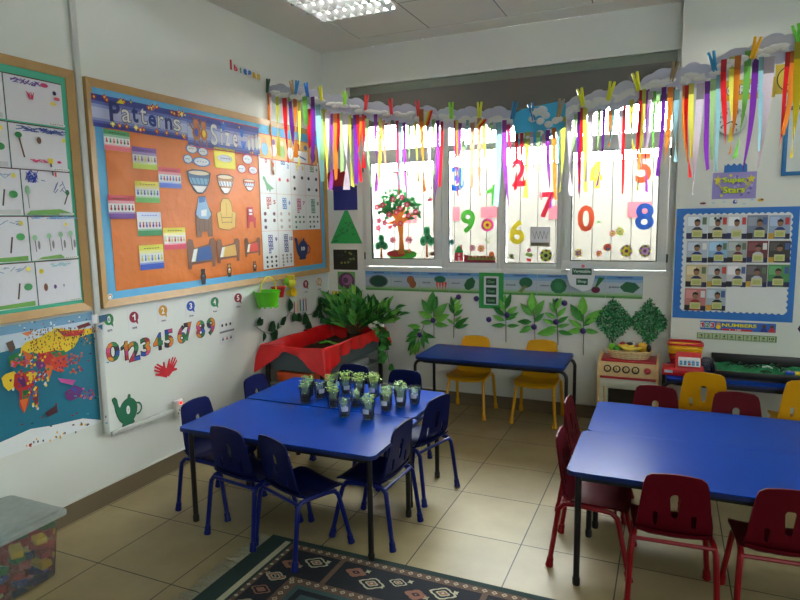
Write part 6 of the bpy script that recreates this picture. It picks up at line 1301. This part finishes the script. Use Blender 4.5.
# ---------------------------------------------------------------- buckets and watering can on the left wall
def wall_hook(y, z): return None
def bucket(yc, zc, s_, c1, c2, lb, rimz, x0=.003, castle=True):
    e = empty('toy_bucket', (x0+.055*s_+.006, yc, zc)); tag(e, lb, 'toy bucket', 'toy buckets on the left wall'); q = MB(); m = C(c1, 'plastic')
    r0, r1, h_ = (.052*s_, .067*s_, .076*s_) if castle else (.044*s_, .060*s_, .085*s_)
    q.lathe([(r0*.9, .006), (r0, 0), (r0, .004), (r1, h_), (r1+.006, h_), (r1+.006, h_+.008), (r1-.002, h_+.008), (r0-.002, .01)], m, seg=24, cap1=True)
    if castle:
        for k in range(10): a = 2*PI*k/10; q.box((r0*.98*math.cos(a), r0*.98*math.sin(a), -.004), (.012, .012, .014), m, rot=Matrix.Rotation(a, 3, 'Z'))
    q.build('body', e); q = MB(); n = 12; q.tube([(.012, (r1+.004)*math.cos(PI*k/n), h_+.006+.075*s_*math.sin(PI*k/n)) for k in range(n+1)], .0038*s_, C(c2, 'plastic'), 7); q.build('handle', e)
    q = MB(); hz = h_+.006+.075*s_; q.tube([(-.055*s_-.006+.000, 0, hz-.006), (.018, 0, hz-.006), (.022, 0, hz+.004)], .0028, M('hook_metal', (190, 190, 190), .3, metal=.8), 6); q.build('hook', e)
bucket(LW(264.5, 300, .06).y, LW(264.5, 306, .06).z, 1.42, (100, 210, 30), (226, 220, 40), 'lime green toy bucket with yellow handle hanging under the board', 0)
bucket(LW(277, 296, .04).y, LW(277, 297, .04).z+.0, .86, (200, 26, 40), (210, 170, 40), 'red toy bucket hanging behind the green one', 0, castle=False)
p0 = LW(290, 283, .045); e = empty('toy_watering_can', (.052, p0.y, p0.z)); tag(e, 'yellow and green toy watering can hanging under the board corner', 'watering can')
q = MB(); e.scale = (1.2,)*3; q.ball((0, 0, 0), .038, C((232, 222, 50), 'plastic'), 14, 10, (.9, 1, .9)); q.lathe([(.026, 0), (.028, .03), (.024, .032)], C((226, 206, 50), 'plastic'), (0, .0, .02), 14); q.build('body', e)
q = MB(); q.tube([(0, -.03, -.005), (.005, -.05, .012)], .012, C((120, 210, 50), 'plastic')); q.ball((.006, -.058, .018), .024, C((120, 210, 50), 'plastic'), 12, 8, (.7, .8, 1)); q.build('rose', e)
q = MB(); q.tube([(0, .03, .02), (0, .055, .025), (0, .058, -.005), (0, .034, -.02)], .005, C((230, 190, 50), 'plastic')); q.build('handle', e)
q = MB(); q.tube([(-.042, 0, .045), (.0, 0, .045)], .003, M('hook_metal')); q.build('hook', e)
p1 = LW(291.5, 290, .04); e = empty('toy_funnel', (.04, p1.y, p1.z-.02)); tag(e, 'yellow toy funnel cup below the watering can', 'toy cup')
e.scale = (1.25,)*3; T2 = Matrix.Rotation(R(80), 4, 'Y'); q = MB(); q.lathe([(.012, -.036), (.026, -.01), (.032, .02), (.027, .02), (.018, -.008)], C((236, 206, 36), 'plastic'), seg=18, T=T2); q.build('cone', e); q = MB(); q.lathe([(.010, -.030), (.010, -.040)], C((200, 160, 40), 'plastic'), seg=10, T=T2); q.build('stub', e)
for i, (u, v0, v1, c, nm) in enumerate([(294.6, 300.2, 312.7, (190, 40, 60), 'red'), (297.6, 298.7, 312, (226, 190, 50), 'yellow'), (300.6, 297.8, 311.3, (40, 90, 60), 'green'), (303.6, 297.2, 311, (40, 90, 160), 'blue'), (306.3, 296.7, 311, (190, 50, 110), 'pink')]):
    A, B = LW(u, v0, .004), LW(u, v1, .004); e = empty('coloured_pencil', (.004, B.y, B.z)); tag(e, '%s pencil of the row of five fixed upright on the left wall' % nm, 'pencil', 'coloured pencils on the wall'); L_ = A.z-B.z
    q = MB(); q.tube([(0, 0, 0), (0, 0, L_*.86)], .0045, C(c, 'plastic'), 6); q.build('barrel', e); q = MB(); q.tube([(0, 0, L_*.86), (0, 0, L_)], [.0045, .001], WOOD, 6); q.build('point', e)

# ---------------------------------------------------------------- the garland of paper clouds and ribbons
GA, GB = Vector((.02, -.8)), Vector((3.4, -1.3)); GD = (GB-GA).normalized(); GN = Vector((GD.y, -GD.x))
def GP(u, v, off=0.0):
    """point of the garland's own upright plane; returns distance along the string and height"""
    d = ray(u, v); A = GA+GN*off; t = (GN.dot(A-CAM.xy))/GN.dot(d.xy); p = CAM+d*t; return (p.xy-GA).dot(GD), p.z
CV = [(262, 93), (270, 94), (300, 96), (320, 101), (340, 106), (368, 111), (393, 115), (420, 117), (453, 119), (481, 119), (515, 119), (540, 121), (560, 117), (583, 106), (611, 100), (640, 90), (660, 84), (674, 81), (700, 75), (730, 66), (770, 52), (800, 44), (850, 28)]
def cv(u):
    for (a, b_), (c, d) in zip(CV, CV[1:]):
        if a <= u <= c: return b_+(d-b_)*(u-a)/(c-a)
    return CV[0][1] if u < CV[0][0] else CV[-1][1]
def gpt(s_, z, off=0.0): xy = GA+GD*s_+GN*off; return Vector((xy.x, xy.y, z))
q = MB(); pts = [Vector((.003, -.8, GP(268, 86)[1]))]
for u in range(272, 846, 8): s_, z = GP(u, cv(u)-6); pts.append(gpt(s_, z))
s1 = GP(840, cv(840)-6); last = gpt(*s1)
pts += [last+Vector((.35, .25, .10)), Vector((4.35, PY-.001, last.z+.42))]
q.tube(pts, .0016, M('string', (225, 222, 210), .8), 5); tag(q.build('garland_string'), 'thin white string carrying the paper clouds across the room', 'string')
pins = [(270, (30, 90, 60), 'dark green'), (294.5, (170, 140, 100), 'wooden'), (298.5, (50, 140, 200), 'light blue'), (309, (30, 110, 200), 'blue'), (323, (226, 220, 50), 'yellow'), (347, (150, 220, 50), 'lime'), (368, (226, 70, 70), 'coral'), (393, (226, 70, 70), 'coral'), (420, (226, 70, 70), 'coral'), (453, (140, 206, 60), 'lime'), (481, (214, 220, 50), 'yellow'),
        (515, (40, 120, 170), 'blue'), (534, (40, 120, 180), 'blue'), (561, (160, 140, 110), 'wooden'), (583, (226, 226, 40), 'yellow'), (611, (222, 222, 50), 'yellow'), (638, (222, 222, 50), 'yellow'), (674, (150, 130, 100), 'wooden'), (714, (50, 140, 190), 'blue'), (755, (240, 180, 30), 'orange yellow'), (798, (110, 200, 60), 'green')]
where = ['at the left end of the string', 'second along from the left end', 'crossing the wooden one near the left end', 'over the corner wall before the first yellow one', 'first yellow one from the left end', 'at the left edge of the window', 'first of three coral ones', 'middle one of three coral ones', 'last of three coral ones', 'right of the three coral ones', 'above the green digit one', 'at the left corner of the blue cloud card', 'on top of the blue cloud card', 'at the right corner of the blue cloud card', 'just right of the blue cloud card', 'above the yellow digit four', 'above the orange red digit five', 'at the right end of the window', 'above the ribbons left of the clock', 'above the CORNER sign', 'at the right edge of the photo']
PINM = {}
for i, (u, c, nm) in enumerate(pins):
    s_, z = GP(u, cv(u)-6.5); p = gpt(s_, z, .024); e = empty('clothes_peg', tuple(p), math.atan2(GD.y, GD.x)); tag(e, '%s clothes peg %s' % (nm, where[i]), 'clothes peg', 'clothes pegs on the garland')
    m = C(c, 'plastic'); tl = R(random.Random(i).uniform(-14, 14)) if u < 500 else R(12 if i % 2 else -14)
    sc_ = 1.4
    for s2 in (-1, 1):
        q = MB(); q.tube([Vector((s2*.0045, .0, -.030))*sc_, Vector((s2*.004, 0, 0))*sc_, Vector((s2*(.004+.005), 0, .042))*sc_], [.0050*sc_, .0058*sc_, .0052*sc_], m, 6); o = q.build('prong', e); o.rotation_euler = (0, tl, 0)
    q = MB(); q.tube([(-.008, 0, 0), (.008, 0, 0)], .0045, M('peg_spring', (170, 170, 170), .3, metal=.9), 8); q.build('spring', e)
# clouds
CWH = M('cloud_card', (198, 199, 214), .85, .05, 20, transl=.22); COT = M('cotton_wool', (226, 225, 222), .95, .06, 60, bump=.4, transl=.12)
cl = [(268, 296, 22), (290, 312, 22), (306, 334, 24), (326, 352, 22), (344, 372, 22), (364, 396, 22), (390, 422, 24), (414, 440, 23), (436, 462, 23), (456, 488, 24), (482, 518, 25), (512, 566, 34), (560, 586, 26), (580, 614, 24), (604, 644, 28), (636, 680, 28), (672, 712, 28), (706, 752, 30), (744, 800, 34), (790, 842, 34)]
clab = ['leftmost white paper cloud hanging beside the left wall', 'white paper cloud with red and yellow ribbons next to the leftmost', 'white paper cloud in front of the room corner', 'white paper cloud above the dark red hexagon', 'white paper cloud left of the first coral peg', 'white paper cloud between the first and second coral pegs', 'white paper cloud between the second and third coral pegs', 'white paper cloud with a rainbow strip under the third coral peg', 'white paper cloud left of the lime peg over the windows', 'white paper cloud between the lime and yellow pegs', 'white paper cloud left of the blue card', 'blue card with cotton wool clouds held by two blue pegs', 'white paper cloud just right of the blue card', 'white paper cloud above the yellow digit four', 'white paper cloud before the last window pane', 'white paper cloud at the right end of the windows', 'white paper cloud at the edge of the projecting wall', 'white paper cloud above the clock', 'large white paper cloud above the CORNER sign', 'large white paper cloud cut by the right edge of the photo']
K = {'r': (232, 40, 48), 'd': (196, 28, 38), 'o': (250, 144, 56), 'y': (244, 238, 100), 'Y': (232, 210, 44), 'g': (130, 206, 96), 'l': (190, 234, 160), 'p': (124, 48, 166), 'v': (168, 74, 190), 'b': (168, 224, 236), 'w': (240, 224, 238), 'k': (246, 208, 218), 'a': (250, 184, 146), 't': (90, 200, 200), 'm': (238, 70, 112)}
rib = [(269, 96, 175, 3, 'o'), (272, 96, 122, 2, 'k'), (279.5, 100, 156, 3, 'y'), (286, 101, 163, 4.2, 'r'), (291, 100, 160, 2.5, 'l'), (293.5, 105, 147, 3, 'p'), (297.5, 102, 158, 3.5, 'o'), (302, 105, 166, 3.2, 'y'), (308, 100, 126, 4, 'g'), (311, 112, 148, 3.5, 'r'), (314.5, 100, 165, 3.5, 'p'), (320, 108, 182, 4.5, 'b'), (324, 112, 180, 3, 'l'), (326.5, 113, 190, 4, 'y'), (331, 115, 160, 5, 'w'), (334, 117, 190, 3, 'v'), (338, 117, 180, 3.6, 'o'), (341.5, 117, 152, 2.4, 'd'), (344, 116, 172, 3, 'l'), (348, 117, 190, 6, 'w'), (351.5, 118, 187, 3, 'y'), (356.5, 118, 184, 3.6, 'p'), (359.5, 118, 182, 3, 'r'), (363, 120, 152, 2.5, 'o'), (365.5, 117, 168, 4.5, 'r'), (369.5, 122, 188, 3.5, 'l'),
       (378.5, 118, 192, 3.2, 'v'), (382.5, 122, 186, 3.2, 'y'), (386, 124, 178, 3, 'a'), (392, 125, 142, 2.5, 'k'), (398.5, 124, 196, 3, 'm'), (402, 126, 188, 3.5, 'b'), (406, 126, 198, 3, 'v'), (410.5, 128, 176, 2.6, 'l'), (418, 126, 182, 2.6, 'y'), (424, 113, 192, 4.2, 'o'), (430, 124, 190, 3.6, 'w'), (436, 123, 175, 3.2, 'l'), (439.5, 124, 202, 3.4, 'v'), (443, 125, 187, 2.6, 'r'),
       (457, 124, 196, 3.2, 'm'), (459.5, 124, 190, 2.5, 'y'), (462, 124, 184, 3.4, 'v'), (465.5, 144, 186, 3.2, 'l'), (470, 124, 160, 2.5, 'b'), (474.5, 126, 188, 4, 'a'), (481.5, 122, 196, 3.8, 'a'), (485.5, 124, 162, 3, 'y'), (492.5, 124, 152, 3, 'l'), (500, 126, 206, 5, 'b'), (506, 124, 206, 4, 'v'), (509.5, 128, 158, 3.6, 'm'),
       (518.5, 138, 190, 3, 'd'), (524, 137, 186, 3, 'r'), (529, 136, 198, 4.5, 'y'), (533.5, 136, 168, 3, 'k'), (540.5, 136, 172, 3.8, 'l'), (545, 138, 200, 2.8, 'k'), (549.5, 134, 208, 4, 'v'), (556, 132, 200, 3.6, 'o'), (559.5, 134, 176, 2.8, 'b'), (564.5, 121, 192, 4.4, 'y'), (571, 124, 196, 5, 'w'), (577, 118, 150, 3.6, 'l'), (580, 116, 200, 2.8, 'p'), (583.3, 112, 194, 3, 'r'), (586.5, 112, 192, 4, 'y'), (592, 116, 182, 5.5, 'w'), (601, 114, 178, 3.2, 'l'), (605.5, 114, 186, 3, 'p'), (611, 114, 147, 3.6, 'o'), (614.5, 114, 150, 2.8, 'b'), (621.5, 114, 156, 4.2, 'w'), (625.5, 110, 194, 3, 'r'), (632.5, 104, 152, 4, 'y'), (640, 116, 168, 2.8, 'b'), (642.5, 95, 162, 3.8, 'd'), (645.5, 94, 190, 3.6, 'y'), (648.5, 94, 192, 3.6, 'v'), (651.5, 96, 150, 4, 'w'), (656, 96, 160, 2.8, 'g'),
       (659.5, 96, 112, 3.6, 'l'), (665, 92, 176, 4.2, 'p'), (671.5, 92, 162, 5.2, 'o'), (677.5, 94, 162, 4.8, 'b'), (685.5, 90, 162, 4.6, 'o'), (687.5, 90, 178, 3.6, 'r'), (691.5, 88, 158, 5.6, 'y'), (701, 88, 194, 7, 'w'), (708, 86, 170, 5, 'p'), (714, 84, 160, 5.5, 'l'), (719.5, 80, 172, 4.5, 'b'), (724.5, 65, 146, 5.2, 'r'), (733, 62, 142, 6, 'y'), (738.5, 61, 154, 5.8, 'o'), (748.5, 56, 158, 6.2, 'g'), (756, 61, 170, 6, 'p'), (761.5, 62, 152, 4.5, 'b'), (769.5, 62, 171, 10, 'w'), (788, 57, 152, 4.5, 'r'), (794, 56, 134, 6.5, 'o'), (799, 48, 158, 8, 'Y')]
roots = []
for i, (u0, u1, h_) in enumerate(cl):
    uc = (u0+u1)/2; s_, zc_ = GP(uc, cv(uc)+(0 if i != 11 else 3)); sl, _ = GP(u0, cv(uc)); sr, _ = GP(u1, cv(uc)); _, zt_ = GP(uc, cv(uc)-h_/2); hw_ = (sr-sl)/2; hh_ = (zt_-zc_)
    off = .006+.012*(i % 2)
    e = empty('ribbon_cloud' if i != 11 else 'ribbon_card', tuple(gpt(s_, zc_, off)), math.atan2(GD.y, GD.x)); tag(e, clab[i], 'paper cloud' if i != 11 else 'card', 'ribbon clouds on the garland'); roots.append((u0, u1, e, s_, off))
    r3 = random.Random(i*3+1); slope = ((GP(u1, cv(u1))[1]-GP(u0, cv(u0))[1]))/(sr-sl)
    q = MB()
    if i != 11:
        # outline: overlapping lobes joined radially
        j_ = r3.uniform(-.1, .1); lob = [(-.70, -.12, .34), (-.42+j_, .38, .42), (.06+j_, .52, .46), (.48, .34+j_, .42), (.72, -.1, .34), (.34, -.42, .42), (-.30, -.46, .42)]; n = 56; pts = []
        for k in range(n):
            a = 2*PI*k/n; dx, dz = math.cos(a), math.sin(a); best = .45
            for (lx, lz, lr) in lob:
                b_ = lx*dx+lz*dz; disc_ = b_*b_-(lx*lx+lz*lz-lr*lr)
                if disc_ > 0: best = max(best, b_+math.sqrt(disc_))
            x = dx*best*hw_; z = dz*best*hh_*1.05; pts.append((x, z+slope*x))
        q.prism(pts, -.0015, .0015, CWH, T=Matrix(((1, 0, 0, 0), (0, 0, -1, 0), (0, 1, 0, 0), (0, 0, 0, 1)))); q.build('cloud_card', e)
        q = MB()
        for k in range(6): x = (-.55+.22*k)*hw_; z = hh_*r3.uniform(-.25, .2); q.ball((x, -.006, z+slope*x), .19*hw_+.010, COT, 10, 8, (1.1, .22, .62*min(1.2, hh_/hw_*1.3)))
        q.build('cotton_wool', e)
    else:
        BC = M('blue_card', (84, 176, 206), .7, .04, 10, transl=.3); pts = [(-hw_*.98, hh_*.55), (-hw_*.6, hh_*.8), (hw_*.9, hh_), (hw_, hh_*.75), (hw_*.97, -hh_*.3), (hw_*.3, -hh_*.85), (-hw_*.3, -hh_), (-hw_*.8, -hh_*.9)]
        q.prism(pts, -.0015, .0015, BC, T=Matrix(((1, 0, 0, 0), (0, 0, -1, 0), (0, 1, 0, 0), (0, 0, 0, 1)))); q.build('blue_card', e); q = MB()
        for (x, z, r_) in ((-.1, .55, .2), (.15, .6, .22), (.3, .35, .16), (-.2, .25, .15), (.1, .1, .16), (.4, -.1, .16), (.65, .05, .15), (.8, .1, .12), (-.6, -.55, .16), (-.35, -.65, .13), (.1, -.5, .14), (.4, -.45, .12)):
            if (x, z) == (-.6, -.55): q.build('cotton_wool', e); q = MB()
            q.ball((x*hw_, -.006, z*hh_), r_*hw_*.85, COT, 10, 8, (1.15, .3, .9))
        q.build('cotton_wool', e)
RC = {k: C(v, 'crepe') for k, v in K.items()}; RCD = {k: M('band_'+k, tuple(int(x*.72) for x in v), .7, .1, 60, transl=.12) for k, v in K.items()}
for i, (u, v0, v1, w_, k) in enumerate(rib):
    r3 = random.Random(i); best = min(roots, key=lambda t: abs((t[0]+t[1])/2-u)/(t[1]-t[0])); e = best[2]; so = best[3]; off = best[4]
    s_, z0 = GP(u, v0); _, z1 = GP(u, v1); sa, _ = GP(u-w_/2, v0); sb, _ = GP(u+w_/2, v0); wd = (sb-sa)*1.12
    zc_ = e.location.z; x0 = s_-so; q = MB(); vs = []; n = 14; tw_ = r3.uniform(.4, 1.9)*r3.choice([-1, 1]); ph = r3.uniform(0, 6); sway = r3.uniform(-.03, .03)
    zt0 = z0+.02
    for j in range(n+1):
        t = j/n; z = zt0-(zt0-z1)*t; a = tw_*t*t*1.6; c_ = x0+sway*t*t+.006*math.sin(ph+t*5)*t; wj = wd/2*(1-.18*t+.10*math.sin(ph*2+t*9)*t); yy = -.010-.004*(i % 3)-.010*math.sin(ph+t*4)*t
        for s2 in (-1, 1): vs.append((c_+s2*wj*math.cos(a), yy+s2*wj*math.sin(a), z-zc_+(s2*.006*math.sin(ph) if j == n else 0)))
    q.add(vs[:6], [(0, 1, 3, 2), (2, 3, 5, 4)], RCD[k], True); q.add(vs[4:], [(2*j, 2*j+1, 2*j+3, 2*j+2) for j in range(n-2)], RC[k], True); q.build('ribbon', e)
# the two slanting rainbow strips
for (u, v, lb) in ((431, 119, 7), (483.5, 124, 9)):
    e = roots[lb][2]; so = roots[lb][3]; s_, z = GP(u, v); q = MB()
    for j, k in enumerate('yor'): q.box((s_-so-.012+.012*j, -.018, z-e.location.z), (.012, .0015, .10 if lb == 7 else .06), RC[k], rot=Matrix.Rotation(R(20 if lb == 7 else 45), 3, 'Y'))
    q.build('rainbow_strip', e)
